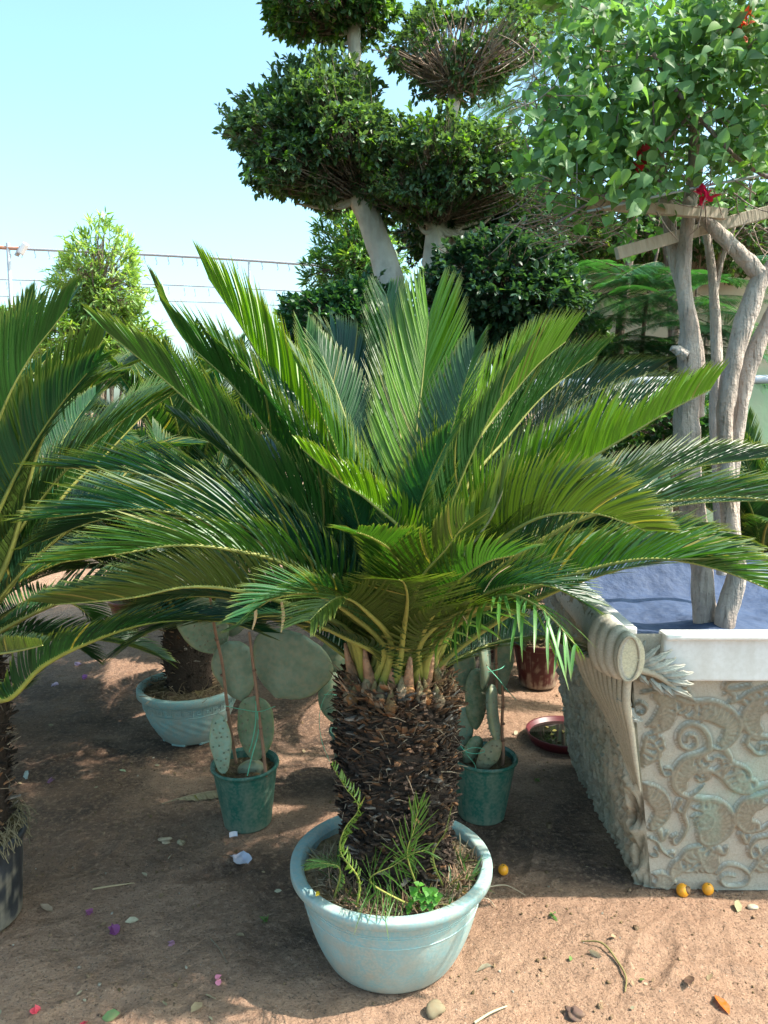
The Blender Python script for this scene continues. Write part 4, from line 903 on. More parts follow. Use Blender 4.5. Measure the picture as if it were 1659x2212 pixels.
o = mb.build('rail', M_metal, root); o.matrix_parent_inverse = Matrix.Translation(-Vector(root.location))
mb = MB()
for q in (a+np.array([.04, 0, 0]), b-np.array([.3, 0, 0])): tube(mb, [np.array([q[0], q[1], 0]), np.array([q[0], q[1], q[2]-.02])], .022, n=10, seg=4, col=(.4, .44, .5))
o = mb.build('post', M_metal, root); o.matrix_parent_inverse = Matrix.Translation(-Vector(root.location))
mb = MB(); a = P(1190, 560, 5.9); tube(mb, [np.array([a[0]+.02, 5.9, 0]), P(1296, 560, 5.9)], .02, n=8, seg=4, col=(.6, .6, .58))

YF = 14.0
fr = empty('shade_frame', P(300, 700, YF)*np.array([1, 1, 0]), 'far frame of thin pipes with small hanging hooks, against the white sky on the left', 'frame')
FR = np.array(fr.location)
def fp(u, v): return P(u, v, YF)-FR
def wire(nm, pts, r, col=(.30, .31, .34)):
    m_ = MB(); tube(m_, [fp(*p) for p in pts], r, n=6, seg=20, col=col); return m_.build(nm, M_metal, fr)
wire('top_pipe', [(-60, 532), (100, 540), (300, 549), (500, 560), (700, 574)], .026)
wire('wire', [(-60, 602), (150, 608), (350, 615), (500, 622), (700, 632)], .012)
wire('wire', [(-60, 638), (150, 644), (350, 650), (500, 655), (700, 664)], .010)
for u, v in ((128, 541), (538, 562)):
    m_ = MB(); b = fp(u, v); e = b.copy(); e[2] = 0; tube(m_, [e, (e+b)/2, b], .022, n=6, seg=4, col=(.4, .45, .48)); m_.build('post', M_metal, fr)
hm = MB(); tube(hm, [(0, 0, .05), (0, 0, 0), (.02, 0, -.04), (0, 0, -.08)], .007, n=4, seg=5, col=(.3, .3, .33)); hm = hm.mesh('hook', M_metal)
for k in range(26):
    for (v0, dv) in ((535, 39), (605, 28)):
        u = -40+k*29+rng.uniform(-4, 4); v = v0+dv*(u+60)/760+rng.uniform(5, 8); o = bpy.data.objects.new('hook', hm); C.objects.link(o); o.parent = fr; o.location = Vector(fp(u, v))
lp = empty('floodlight_pole', P(25, 700, 12)*np.array([1, 1, 0]), 'thin grey pole with a floodlight and a rusty cross arm at the far left', 'light pole')
LP = np.array(lp.location); m_ = MB(); b = P(17, 525, 12)-LP; e = P(28, 760, 12)-LP; e[2] = 0; tube(m_, [e, b], .03, n=8, seg=4, col=(.45, .47, .52)); m_.build('pole', M_metal, lp)
m_ = MB(); tube(m_, [P(-30, 533, 12)-LP, P(40, 537, 12)-LP], .03, n=6, seg=3, col=(.45, .17, .08)); m_.build('cross_arm', M_metal, lp)
m_ = MB(); box(m_, P(50, 537, 12)-LP, (.07, .12, .19), R=Euler((0, .6, 0)).to_matrix(), col=(.62, .62, .65), bev=.02); box(m_, P(41, 543, 12)-LP, (.03, .10, .16), R=Euler((0, .6, 0)).to_matrix(), col=(.25, .25, .28), bev=.005); m_.build('lamp_head', M_metal, lp)

# ------------------------------------------------------------------ stone planter
X0B, X0T, YB, YT, HP = .845, .705, 2.25, 2.15, .865     # left/bottom, left/top, front/bottom, front/top
XR, YBB, YBT = 2.25, 3.13, 3.30
pl = empty('stone_planter', (X0B, YB, 0), 'big ornate grey cream planter on the right with raised scrolls and leaves', 'planter')
PL = np.array(pl.location)
def seg_splat(Hm, Cm, X, Z, pts, w0, w1, h, groove=.35, rib=False):
    q = spline(pts, max(10, int(len(pts)*9))); n = len(q)
    dx = X[0, 1]-X[0, 0]; dz = Z[1, 0]-Z[0, 0]
    for i in range(n-1):
        w_ = w0+(w1-w0)*i/(n-1); pad_ = w_*1.7
        a = q[i]; b = q[i+1]
        i0 = max(0, int((min(a[0], b[0])-pad_-X[0, 0])/dx)); i1 = min(X.shape[1], int((max(a[0], b[0])+pad_-X[0, 0])/dx)+2)
        j0 = max(0, int((min(a[1], b[1])-pad_-Z[0, 0])/dz)); j1 = min(X.shape[0], int((max(a[1], b[1])+pad_-Z[0, 0])/dz)+2)
        if i0 >= i1 or j0 >= j1: continue
        x = X[j0:j1, i0:i1]; z = Z[j0:j1, i0:i1]; ab = b-a; t = np.clip(((x-a[0])*ab[0]+(z-a[1])*ab[1])/max(1e-9, ab @ ab), 0, 1)
        d = np.hypot(x-a[0]-t*ab[0], z-a[1]-t*ab[1])/w_
        hh = h*(np.clip(1-d**2.6, 0, 1)**.6 - groove*np.exp(-(d/.33)**2))
        hh = np.where(d < 1, hh, 0)
        Hm[j0:j1, i0:i1] = np.maximum(Hm[j0:j1, i0:i1], hh)
        Cm[j0:j1, i0:i1] = np.minimum(Cm[j0:j1, i0:i1], d)
def planter_front():
    dx = .0034
    sx = np.arange(X0T-.02, XR, dx); sz = np.arange(0, HP+.001, dx); X, Z = np.meshgrid(sx, sz)
    Hm = np.zeros_like(X); Cm = np.full_like(X, 9.0)
    nrmv = nrm(np.array([0, -HP, -(YB-YT)]))
    def tr3(p):      # picture crop -> face coordinates
        u = 1179.5+p[0]*.3472; v = 1207+p[1]*.3472; d = ray(u, v); o = np.array([0, 0, CAMH])
        A = np.array([0, YB, 0]); t = ((A-o) @ nrmv)/(d @ nrmv); w_ = o+d*t; return np.array([w_[0], w_[2]])
    cur = [
     ([(800, 860), (900, 890), (1020, 885), (1120, 920), (1190, 990), (1200, 1060), (1150, 1140), (1080, 1180), (1020, 1165)], 26, 12, 1),
     ([(1010, 1180), (1000, 1100), (950, 1040), (880, 1030), (825, 1080), (830, 1150), (880, 1180), (930, 1150), (920, 1100), (880, 1095), (870, 1130)], 24, 12, 0),
     ([(960, 1010), (1010, 930), (1040, 960), (980, 990), (960, 940), (1000, 915)], 14, 10, 0),
     ([(1010, 1180), (960, 1210), (860, 1240), (800, 1310), (785, 1390), (820, 1450), (880, 1480)], 30, 18, 1),
     ([(880, 1480), (940, 1440), (980, 1400)], 16, 4, 0),
     ([(640, 1090), (760, 1040), (800, 940), (780, 860), (700, 820), (600, 830)], 12, 12, 1),
     ([(540, 920), (580, 890), (620, 920), (600, 960), (570, 950)], 14, 9, 0),
     ([(640, 1110), (690, 1180), (700, 1270), (730, 1340), (775, 1335), (770, 1300), (740, 1300)], 10, 10, 0),
     ([(540, 1410), (640, 1400), (730, 1450), (765, 1540), (740, 1620), (660, 1680), (590, 1660)], 14, 10, 1),
     ([(880, 1480), (960, 1490), (1060, 1500), (1140, 1560), (1160, 1640), (1120, 1720), (1030, 1770), (960, 1750), (950, 1680), (1010, 1670), (1035, 1610), (985, 1575), (945, 1610), (975, 1640)], 26, 12, 1),
     ([(880, 1500), (850, 1580), (870, 1660), (840, 1730), (800, 1770), (780, 1730), (810, 1710)], 24, 9, 0),
     ([(940, 1330), (1000, 1310), (1080, 1350), (1150, 1420), (1240, 1450), (1300, 1420), (1381, 1400)], 20, 20, 1),
     ([(940, 1330), (960, 1300), (985, 1320), (965, 1350), (945, 1330)], 12, 9, 0),
     ([(1090, 1340), (1110, 1290), (1180, 1275), (1250, 1310), (1260, 1360), (1210, 1385), (1175, 1350), (1200, 1320), (1225, 1335)], 18, 11, 0),
     ([(1140, 890), (1200, 870), (1260, 830), (1381, 790)], 16, 14, 1),
     ([(1260, 790), (1160, 810), (1110, 800), (1130, 760), (1200, 750), (1281, 745)], 18, 14, 0),
     ([(1381, 850), (1280, 880), (1220, 960), (1230, 1040), (1280, 1090), (1381, 1110)], 22, 18, 1),
     ([(1250, 1160), (1310, 1210), (1370, 1200), (1370, 1150), (1330, 1150), (1320, 1180)], 18, 10, 0),
     ([(1381, 1450), (1240, 1490), (1180, 1560), (1180, 1640), (1240, 1690), (1330, 1680), (1381, 1650)], 22, 14, 1),
     ([(960, 1780), (880, 1800), (830, 1860), (790, 1890), (770, 1950), (800, 2010)], 16, 12, 1),
     ([(930, 1790), (960, 1880), (1000, 1940), (1050, 1920), (1060, 1860), (1010, 1830), (985, 1865)], 18, 10, 1),
     ([(1060, 1950), (1120, 1900), (1200, 1910), (1260, 1960), (1230, 2020), (1120, 2030), (1080, 1990), (1120, 1960), (1170, 1970)], 18, 10, 0),
     ([(620, 1730), (680, 1750), (720, 1810), (780, 1850), (790, 1820), (765, 1825)], 12, 8, 0),
     ([(600, 1770), (640, 1840), (690, 1840), (680, 1800)], 12, 8, 0),
     ([(1381, 1720), (1300, 1740), (1260, 1800), (1280, 1850), (1320, 1830), (1310, 1790)], 18, 10, 0),
     ([(1381, 1800), (1320, 1870), (1260, 1950)], 14, 12, 1),
     ([(660, 1960), (720, 1950), (780, 1990), (760, 2040), (700, 2030)], 14, 9, 1),
     ([(620, 1100), (600, 1180), (570, 1260), (600, 1290)], 18, 12, 1),
     ([(1110, 1190), (1140, 1240), (1110, 1260)], 26, 12, 0),
     ([(830, 1500), (810, 1550), (850, 1580)], 22, 10, 0), ([(1240, 1140), (1260, 1100), (1310, 1120)], 22, 10, 0),
     ([(700, 1690), (720, 1740), (750, 1700)], 24, 12, 0), ([(1060, 1800), (1100, 1830), (1120, 1790)], 26, 12, 0), ([(1210, 1710), (1240, 1760), (1260, 1720)], 22, 12, 0),
    ]
    k = .3472/FPX*2.35
    fam = []
    for pts, w0, w1, lf in cur:
        fam.append((pts, w0, w1, lf))
        fam.append(([(2770-a, b) for a, b in pts], w0, w1, lf)); fam.append(([(a+2235, b-40) for a, b in pts], w0, w1, lf))
    for pts, w0, w1, lf in fam:
        q = np.array([tr3(p) for p in pts]); seg_splat(Hm, Cm, X, Z, q, w0*k*(.78 if lf else .9), w1*k*1.0, .014)
        if lf:
            s = spline(q, 60); T = nrm(np.gradient(s, axis=0)); Nn = np.stack([-T[:, 1], T[:, 0]], 1)
            cen = q.mean(0)
            L_ = np.linalg.norm(np.diff(s, axis=0), axis=1).sum(); ns_ = max(3, int(L_/.021))
            for jj in range(ns_):
                i = int(5+50*jj/ns_); sgn = 1 if (cen-s[i]) @ Nn[i] > 0 else -1; ln = .058*math.sin(math.pi*(.18+.7*jj/ns_))
                a = s[i]+Nn[i]*sgn*w0*k*.5; seg_splat(Hm, Cm, X, Z, [a, a+Nn[i]*sgn*ln*.55+T[i]*ln*.10, a+Nn[i]*sgn*ln*.95-T[i]*ln*.35, a+Nn[i]*sgn*ln*.8-T[i]*ln*.65], .0095, .0045, .012, groove=.3)
    # acanthus spray below the scroll
    for i in range(16):
        t = i/15; a = tr3((500+330*t, 690+120*t)); ang = -.3+1.0*(i % 2)
        b = a + np.array([.055*math.cos(ang), .05*math.sin(ang)])*(1-.3*t); seg_splat(Hm, Cm, X, Z, [a, (a+b)/2+np.array([0, .006]), b], .012, .003, .02, groove=.3)
        b = a + np.array([.045, -.035]); seg_splat(Hm, Cm, X, Z, [a, (a+b)/2, b], .011, .003, .018, groove=.3)
    Hm = Hm + .0035*(fbm(X*14, Z*14, 4, 2)-.5) + .0012*(fbm(X*90, Z*90, 2, 8)-.5)
    xl = X0B+(X0T-X0B)*(Z/HP)
    Xw = xl + (X-X[0, 0])*(XR-xl)/(X[0, -1]-X[0, 0])
    # keep carved x in place except near the left border
    Xw = np.where(X > xl, X, xl)
    Yf = YB + (YT-YB)*Z/HP
    edge = np.clip((X-xl)/.012, 0, 1)
    v = np.stack([Xw, Yf - Hm*edge, Z], -1)
    # colours: washed relief paint, with shade painted into the field beside the relief
    d = np.clip(Cm, 0, 3)
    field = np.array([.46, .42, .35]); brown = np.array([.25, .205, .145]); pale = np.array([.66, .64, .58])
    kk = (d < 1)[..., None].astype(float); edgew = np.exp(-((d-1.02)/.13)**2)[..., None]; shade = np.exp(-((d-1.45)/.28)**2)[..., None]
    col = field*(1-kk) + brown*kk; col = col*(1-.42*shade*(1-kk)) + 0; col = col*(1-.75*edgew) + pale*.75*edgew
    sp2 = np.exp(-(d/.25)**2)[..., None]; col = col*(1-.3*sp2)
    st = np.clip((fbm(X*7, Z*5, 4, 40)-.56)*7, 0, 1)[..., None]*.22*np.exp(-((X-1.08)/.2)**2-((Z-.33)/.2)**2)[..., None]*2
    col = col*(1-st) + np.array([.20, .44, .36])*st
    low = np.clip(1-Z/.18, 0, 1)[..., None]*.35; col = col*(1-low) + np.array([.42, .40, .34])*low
    ny, nx = X.shape; i = np.arange(ny-1)[:, None]*nx; j = np.arange(nx-1)[None]
    f = np.stack([i+j, i+j+1, i+nx+j+1, i+nx+j], -1).reshape(-1, 4)
    mk = (Xw[:, :-1] < Xw[:, 1:]-1e-6)[:-1].reshape(-1) | (Xw[:, :-1] < Xw[:, 1:]-1e-6)[1:].reshape(-1)
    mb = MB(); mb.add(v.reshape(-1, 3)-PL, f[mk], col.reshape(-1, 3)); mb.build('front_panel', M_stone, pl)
planter_front()
def planter_side():
    ns, nz = 260, 240; S, Z = np.meshgrid(np.linspace(0, 1, ns), np.linspace(0, HP, nz))
    yl = YB+(YT-YB)*Z/HP; yr = YBB+(YBT-YBB)*Z/HP; Y = yl+(yr-yl)*S
    X = X0B+(X0T-X0B)*Z/HP
    a = S*46 + .8*np.sin(Z*6); r1 = np.abs(fbm(a, Z*7, 3, 50)-.5)*2; r2 = np.abs(fbm(a*1.9+7, Z*14, 2, 60)-.5)*2
    h = .042*(1-r1)**2.6 + .012*(1-r2)**2
    bow = .03*np.sin(S*math.pi)*(1-Z/HP)*0
    e = np.clip(S/.03, 0, 1)*np.clip((1-S)/.03, 0, 1)
    ragged = .016*(fbm(S*20, Z*0+1, 3, 70)-.5)
    v = np.stack([X-h*e-bow, Y, Z+ragged*(Z < .02)], -1)
    k = np.clip((h-.020)/.012, 0, 1)[..., None]; col = np.array([.10, .085, .06])*(1-k)+np.array([.46, .43, .34])*k  # recesses coloured darker to strengthen the ridge shading
    gr = np.clip((fbm(S*6, Z*8, 3, 80)-.5)*5, 0, 1)[..., None]*.4; col = col*(1-gr)+np.array([.18, .24, .18])*gr
    i = np.arange(nz-1)[:, None]*ns; j = np.arange(ns-1)[None]; f = np.stack([i+j+1, i+j, i+ns+j, i+ns+j+1], -1).reshape(-1, 4)
    mb = MB(); mb.add(v.reshape(-1, 3)-PL, f, col.reshape(-1, 3)); mb.build('bark_side', M_stone, pl)
    mb = MB()  # back and right walls, inner walls
    bk = [(X0B, YBB, 0), (XR, YBB, 0), (XR, YBT, HP), (X0T, YBT, HP)]; rt = [(XR, YB, 0), (XR, YBB, 0), (XR, YBT, HP), (XR, YT, HP)]
    for q in (bk, rt): mb.add(np.array(q)-PL, [(0, 1, 2, 3)], (.4, .37, .3), smooth=False)
    mb.build('rear_walls', M_stone, pl)
planter_side()
# white liner: a frame of four boards with a thin lip
mb = MB(); zt = P(1500, 1375, YT-.012)[2]; zb = P(1500, 1467, YT)[2]; hh = zt-zb
def brd(c, s): box(mb, np.array(c)-PL, s, col=(.74, .73, .72), bev=.006)
brd(((X0T+.09+XR)/2, YT+.002, (zt+zb)/2), (XR-X0T-.10, .045, hh)); brd(((X0T+.09+XR)/2, YT-.004, zt+.002), (XR-X0T-.10, .066, .016))
brd((X0T+.03, (YT+YBT)/2+.03, zt-.065), (.045, YBT-YT-.1, .13)); brd((XR-.03, (YT+YBT)/2, zt-.06), (.045, YBT-YT-.06, .13))
mb.build('white_liner', M_white, pl)
# roll running back along the left top edge, its end cap facing the front
mb = MB()
nL = 26; th = np.linspace(0, 2*np.pi, 28, endpoint=False)
def roll_ring(y, sx, sz, cx, cz): return np.stack([cx+sx*np.cos(th), np.full(28, y), cz+sz*np.sin(th)], 1)
rings = []; yy = [YT-.07, YT-.068, YT-.06, YT-.04, YT-.034, YT-.03, YT-.01, YT+.0, YT+.006, YT+.01, YT+.035, YT+.045, YT+.05, YT+.055, YT+.09, YT+.1, YT+.11, YT+.13, YT+.16, YT+.3, YT+.6, YBT]
sc = [.84, .93, .97, .97, .90, 1.03, 1.10, 1.08, 1.0, 1.12, 1.20, 1.17, 1.08, 1.22, 1.27, 1.24, 1.15, 1.12, 1.0, .9, .85, .8]
for y, s in zip(yy, sc): rings.append(roll_ring(y, .038*s, .074*s, .684+.09*(1-s), .812))
v = np.array(rings); m = len(yy); i = np.arange(m-1)[:, None]*28; j = np.arange(28)[None]
mb.add(v.reshape(-1, 3)-PL, np.stack([i+j, i+28+j, i+28+(j+1) % 28, i+(j+1) % 28], -1).reshape(-1, 4), (.64, .60, .51))
mb.add(np.vstack([rings[0], [[.682, YT-.072, .812]]])-PL, [(k, (k+1) % 28, 28) for k in range(28)], (.66, .60, .42))
t = np.linspace(0, 1, 9)[:, None]
tube(mb, [np.array([.684+.030*math.cos(a), YT-.072, .812+.064*math.sin(a)])-PL for a in np.linspace(0, 6.2, 16)], [.004, .004], n=6, seg=60, col=(.42, .36, .27))
mb.build('scroll_roll', M_stone, pl)
# curved ribs wrapping under the roll and flutes running down the corner
mb = MB()
for k in range(21):
    s = k/20; pale_ = k % 2 == 0; rs = 1.0 if pale_ else .55
    p0 = np.array([.695-.085*s, YT-.035+.26*s, .742+.01*s]); p1 = np.array([.700-.055*s, YT-.02+.24*s, .66]); p2 = np.array([.725-.03*s, YT+.005+.17*s, .57]); p3 = np.array([.748-.014*s, YT+.025+.09*s, .47]); p4 = np.array([.775-.01*s, YT+.045+.035*s, .36+.06*s*(1-s)])
    tube(mb, np.array([p0, p1, p2, p3, p4])-PL, [.013*rs, .013*rs, .011*rs, .008*rs, .003], n=8, seg=34, col=np.array([.54, .48, .37])*rng.uniform(.8, 1.1) if pale_ else (.10, .075, .045))
mb.build('fluted_corner', M_stone, pl)
# acanthus leaves lying over the liner
def acanthus(mb, root_, tip, wd, lift, n=7, col=(.55, .53, .46)):
    root_ = np.array(root_); tip = np.array(tip); ax = tip-root_; L = np.linalg.norm(ax); ax = ax/L; s = nrm(np.cross(ax, [0, -1.0, 0])); o = np.array([0, -1.0, 0])
    tt = np.linspace(0, 1, 26); ws = np.linspace(-1, 1, 9); V = []; CV = []
    for t_ in tt:
        w_ = wd*math.sin(math.pi*min(1, .12+.88*t_)**.75)*(1-.35*abs(math.sin(t_*math.pi*3)))
        for q in ws: CV.append(np.array(col)*(1-.6*abs(q)**3)*(1 if abs(abs(q)-.12) > .2 or q == 0 else .6)); V.append(root_+ax*L*t_+s*w_*q + ax*abs(q)*wd*.5 + o*(lift*math.sin(math.pi*t_)+.010*(1-abs(q))+.004*math.cos(q*9)))
    m_ = 9; i = np.arange(25)[:, None]*m_; j = np.arange(8)[None]; mb.add(np.array(V)-PL, np.stack([i+j, i+j+1, i+m_+j+1, i+m_+j], -1).reshape(-1, 4), np.array(CV)*rng.uniform(.8, 1.15))
mb = MB(); yq = YT-.035
def Q(x, y): return P(1179.5+x*.3472, 1207+y*.3472, yq)
for a, b, w_ in (((480, 610), (560, 500), .014), ((500, 640), (610, 515), .014), ((530, 660), (700, 540), .015), ((570, 670), (770, 570), .016), ((600, 690), (795, 620), .015), ((640, 700), (850, 660), .016), ((690, 720), (900, 705), .017), ((720, 740), (905, 775), .017), ((740, 780), (895, 850), .017), ((700, 770), (800, 860), .016), ((640, 740), (740, 850), .014), ((560, 700), (640, 790), .012), ((500, 690), (560, 750), .010)):
    acanthus(mb, Q(*a), Q(*b), w_, .014)
pts = [Q(440, 660), Q(560, 680), Q(680, 715), Q(800, 800)]; tube(mb, np.array(pts)-PL+np.array([0, -.012, 0]), [.012, .012, .009, .005], n=8, seg=24, col=(.42, .36, .27))
for a, b, w_ in (((440, 800), (520, 760), .02), ((430, 860), (520, 900), .02), ((470, 900), (560, 1000), .02), ((480, 960), (590, 1000), .018)):
    acanthus(mb, P(1179.5+a[0]*.3472, 1207+a[1]*.3472, YT+.012), P(1179.5+b[0]*.3472, 1207+b[1]*.3472, YT+.012), w_, .014, col=(.44, .45, .42))
mb.build('leaf_spray', M_stone, pl)
# fabric over the soil
nx, ny = 150, 110; X, Y = np.meshgrid(np.linspace(X0T+.05, XR-.05, nx), np.linspace(YT+.03, YBT-.03, ny))
Z = .735 + .05*(fbm(X*3.5, Y*3.5, 3, 90)-.5) + .02*(fbm(X*9, Y*5, 3, 91)-.5) + .03*np.exp(-((X-1.18)/.15)**2-((Y-2.62)/.15)**2) + .15*np.clip((Y-(YBT-.22))/.19, 0, 1)**2
i = np.arange(ny-1)[:, None]*nx; j = np.arange(nx-1)[None]; mb = MB()
mb.add(np.stack([X, Y, Z], -1).reshape(-1, 3)-PL, np.stack([i+j, i+j+1, i+nx+j+1, i+nx+j], -1).reshape(-1, 4), (.045, .07, .135)); mb.build('soil_cover', M_fabric, pl)

# ------------------------------------------------------------------ bougainvillea tree in the planter
BD = 2.66
bt = empty('bougainvillea_tree', (1.17, BD, .72), 'bougainvillea tree with grey forked trunks rising from the ornate planter', 'tree')
def bl(mb, pts, w_, y=BD, col=(.46, .39, .34), lump=.05, n=14): limb(bt, mb, pts, [x*.86 for x in w_], y=y, col=col, lump=lump, n=n)
tb = MB()
bl(tb, [(1524, 1400), (1520, 1300), (1510, 1180), (1490, 1060), (1482, 940), (1488, 800), (1486, 700), (1476, 610), (1483, 500), (1498, 400), (1502, 340), (1492, 220), (1470, 100)], [58, 56, 54, 60, 66, 60, 54, 36, 34, 32, 30, 24, 16])
bl(tb, [(1505, 900), (1500, 760), (1480, 640), (1455, 540), (1440, 440), (1425, 340), (1400, 200)], [40, 46, 36, 34, 30, 24, 16], y=2.72)
bl(tb, [(1450, 752), (1466, 758), (1480, 770)], [14, 26, 30], y=2.62)
tb.build('trunk', M_bark2, bt)
tb = MB()
bl(tb, [(1555, 1400), (1575, 1300), (1592, 1240), (1575, 1120), (1568, 1000), (1566, 900), (1580, 800), (1610, 690), (1640, 610), (1650, 590)], [52, 52, 50, 40, 40, 38, 42, 44, 48, 46], y=2.60)
bl(tb, [(1648, 600), (1610, 560), (1565, 515), (1520, 472), (1480, 430)], [40, 38, 34, 28, 20], y=2.60)
bl(tb, [(1640, 610), (1690, 540), (1720, 400), (1730, 200)], [38, 36, 30, 20], y=2.60)
tb.build('trunk', M_bark2, bt)
tb = MB(); bl(tb, [(1588, 960), (1604, 860), (1630, 760), (1680, 660), (1730, 560)], [34, 36, 40, 40, 34], y=2.68)
bl(tb, [(1588, 1230), (1580, 1080), (1588, 950)], [40, 36, 34], y=2.68); tb.build('trunk', M_bark2, bt)
tb = MB(); bl(tb, [(1560, 1240), (1550, 1000), (1545, 880), (1548, 760), (1542, 640), (1535, 560), (1520, 480)], [30, 30, 30, 30, 26, 22, 16], y=3.0)
bl(tb, [(1542, 640), (1560, 560), (1590, 480)], [16, 12, 8], y=3.0); tb.build('trunk', M_bark2, bt)
tb = MB()
VC = (.17, .12, .13)
vine = [([(1412, 115), (1445, 178), (1516, 260), (1598, 346), (1690, 400)], [10, 12, 11, 10, 9], 2.42), ([(1200, 484), (1270, 440), (1338, 402), (1397, 342), (1486, 253), (1590, 130), (1650, 70)], [6, 8, 8, 9, 9, 8, 6], 2.46),
        ([(1500, 100), (1540, 60), (1600, -20)], [8, 7, 6], 2.5), ([(1330, 260), (1380, 330), (1410, 380), (1460, 410)], [9, 8, 7, 6], 2.5), ([(1410, 195), (1412, 260), (1415, 350)], [5, 4, 4], 2.4), ([(1360, 400), (1330, 250), (1300, 140)], [6, 5, 3], 2.5)]
for p_, w_, y_ in vine: bl(tb, p_, w_, y=y_, col=VC, n=7, lump=.03)
for i in range(520):      # thin tangled twigs
    u = rng.uniform(1130, 1700); v = rng.uniform(20, 500); y_ = rng.uniform(2.4, 3.1); l = rng.uniform(40, 130); a = rng.uniform(0, 6.28)
    if u < 1240 and v < 90: continue
    bl(tb, [(u, v, y_), (u+l*.5*math.cos(a)+rng.uniform(-12, 12), v+l*.5*math.sin(a), y_+rng.uniform(-.05, .05)), (u+l*math.cos(a), v+l*.8*math.sin(a), y_+rng.uniform(-.1, .1))], [3.5, 2.8, 1.4], y=2.6, col=np.array((.34, .26, .21))*rng.uniform(.5, 1.3), n=4, lump=0)
for i in range(60):
    u = rng.uniform(1170, 1350); v = rng.uniform(420, 530); y_ = rng.uniform(2.4, 2.8); a = rng.uniform(-.6, .6); l = rng.uniform(30, 110)
    bl(tb, [(u, v, y_), (u-l*.5*math.cos(a), v+l*.5*math.sin(a)+rng.uniform(-8, 8), y_), (u-l*math.cos(a), v+l*.8*math.sin(a), y_)], [3.2, 2.5, 1.2], y=2.6, col=(.33, .24, .18), n=4, lump=0)
tb.build('branches', M_bark2, bt)
lb = MB(); BT = np.array(bt.location)
def bou(nc, ur, vr, yr, dens=None, per=7, size=.037, col=(.115, .22, .085)):
    n = 0; PP = []
    while len(PP) < nc:
        u = rng.uniform(*ur); v = rng.uniform(*vr)
        left = np.interp(v, [-60, 60, 150, 260, 400, 470, 540, 600], [1270, 1225, 1180, 1150, 1130, 1170, 1290, 1400]) + 22*math.sin(v*.05)+rng.uniform(-14, 14)
        bot = np.interp(u, [1120, 1200, 1330, 1450, 1560, 1659, 1900], [430, 500, 545, 500, 470, 440, 430])+rng.uniform(-15, 18)
        if u < left or v > bot - (95 if yr[0] < 2.6 else 0): continue
        if vnoise(np.array(u*.028), np.array(v*.028), 6) < .40: continue
        PP.append(P(u, v, rng.uniform(*yr)))
    PP = np.array(PP)-BT
    for k in range(per):
        d = nrm(rng.normal(0, .75, (nc, 3)) + np.array([-.1, -.3, -.6])); off = rng.normal(0, .032, (nc, 3))
        yng = rng.random((nc, 1)) < .12
        cc = np.where(yng, np.array([.14, .27, .05]), np.array(col))
        leaf_add(lb, PP+off, d, size*rng.uniform(.5, 1.35, nc), .36, cc, 'heart', up=np.array([0, -.8, .6]))
bou(560, (1120, 1760), (-60, 560), (2.35, 2.7))
bou(420, (1120, 1800), (-160, 560), (2.7, 3.2), col=(.085, .19, .055))
bou(90, (1150, 1760), (-60, 540), (2.3, 2.5), size=.043)
lb.build('foliage', M_bleaf, bt)
for (u, v, y_, c, n_) in ((1378, 340, 2.4, (.55, .03, .05), 5), (1382, 365, 2.4, (.6, .02, .04), 5), (1527, 428, 2.45, (.5, .015, .06), 12), (1605, 45, 2.4, (.8, .12, .04), 16), (1520, 422, 2.42, (.45, .01, .06), 8)):
    mb = MB(); p = np.tile(P(u, v, y_)-BT, (n_, 1))+rng.normal(0, .014, (n_, 3)); leaf_add(mb, p, nrm(rng.normal(0, 1, (n_, 3))), .03, .38, c, 'heart'); mb.build('flower_cluster', M_petal, bt)
# planks and wires across the tree
def plank(a, b, ya, yb, h, label):
    p0 = P(*a, ya); p1 = P(*b, yb); d = p1-p0; L = np.linalg.norm(d); x = d/L; z = nrm(np.array([0, 0, 1.0])-x[2]*x); y = np.cross(z, x); m_ = MB()
    box(m_, (0, 0, 0), (L, .022, h), col=(.42, .36, .28), bev=.002)
    o = m_.build('wooden_plank', M_wood); o.matrix_world = Matrix([[x[0], y[0], z[0], (p0[0]+p1[0])/2], [x[1], y[1], z[1], (p0[1]+p1[1])/2], [x[2], y[2], z[2], (p0[2]+p1[2])/2], [0, 0, 0, 1]])
    tag(o, label, 'plank', 'planks tied across the bougainvillea')
plank((1255, 438), (1568, 463), 2.52, 2.60, .034, 'upper weathered plank, almost level, ending behind the red flower')
plank((1332, 548), (1545, 487), 2.62, 2.70, .040, 'lower left plank slanting up behind the grey trunk')
plank((1530, 492), (1760, 432), 2.66, 2.70, .040, 'right hand plank slanting up to the right edge of the photo')
mb = MB(); tube(mb, [P(1268, 457, 2.45), P(1400, 428, 2.45), P(1530, 400, 2.45), P(1720, 366, 2.45)], .0042, n=6, seg=20, col=(.30, .36, .38)); tag(mb.build('support_rod', M_metal), 'long thin grey rod rising to the right across the vine', 'rod')
mb = MB(); tube(mb, [P(1247, 322, 2.45), P(1246, 390, 2.45), P(1244, 448, 2.45)], .0022, n=5, seg=8, col=(.4, .45, .48)); tag(mb.build('support_wire', M_metal), 'short vertical wire hanging at the left of the vine', 'wire')

small_plant((G(1163, 1480)[0], 4.1, .23), 'thin leafy plant in the maroon pot beside the planter', .3)
small_plant((G(1090, 1440)[0], 4.55, .22), 'leafy plant in the maroon pot behind the shaded cactus', .35)

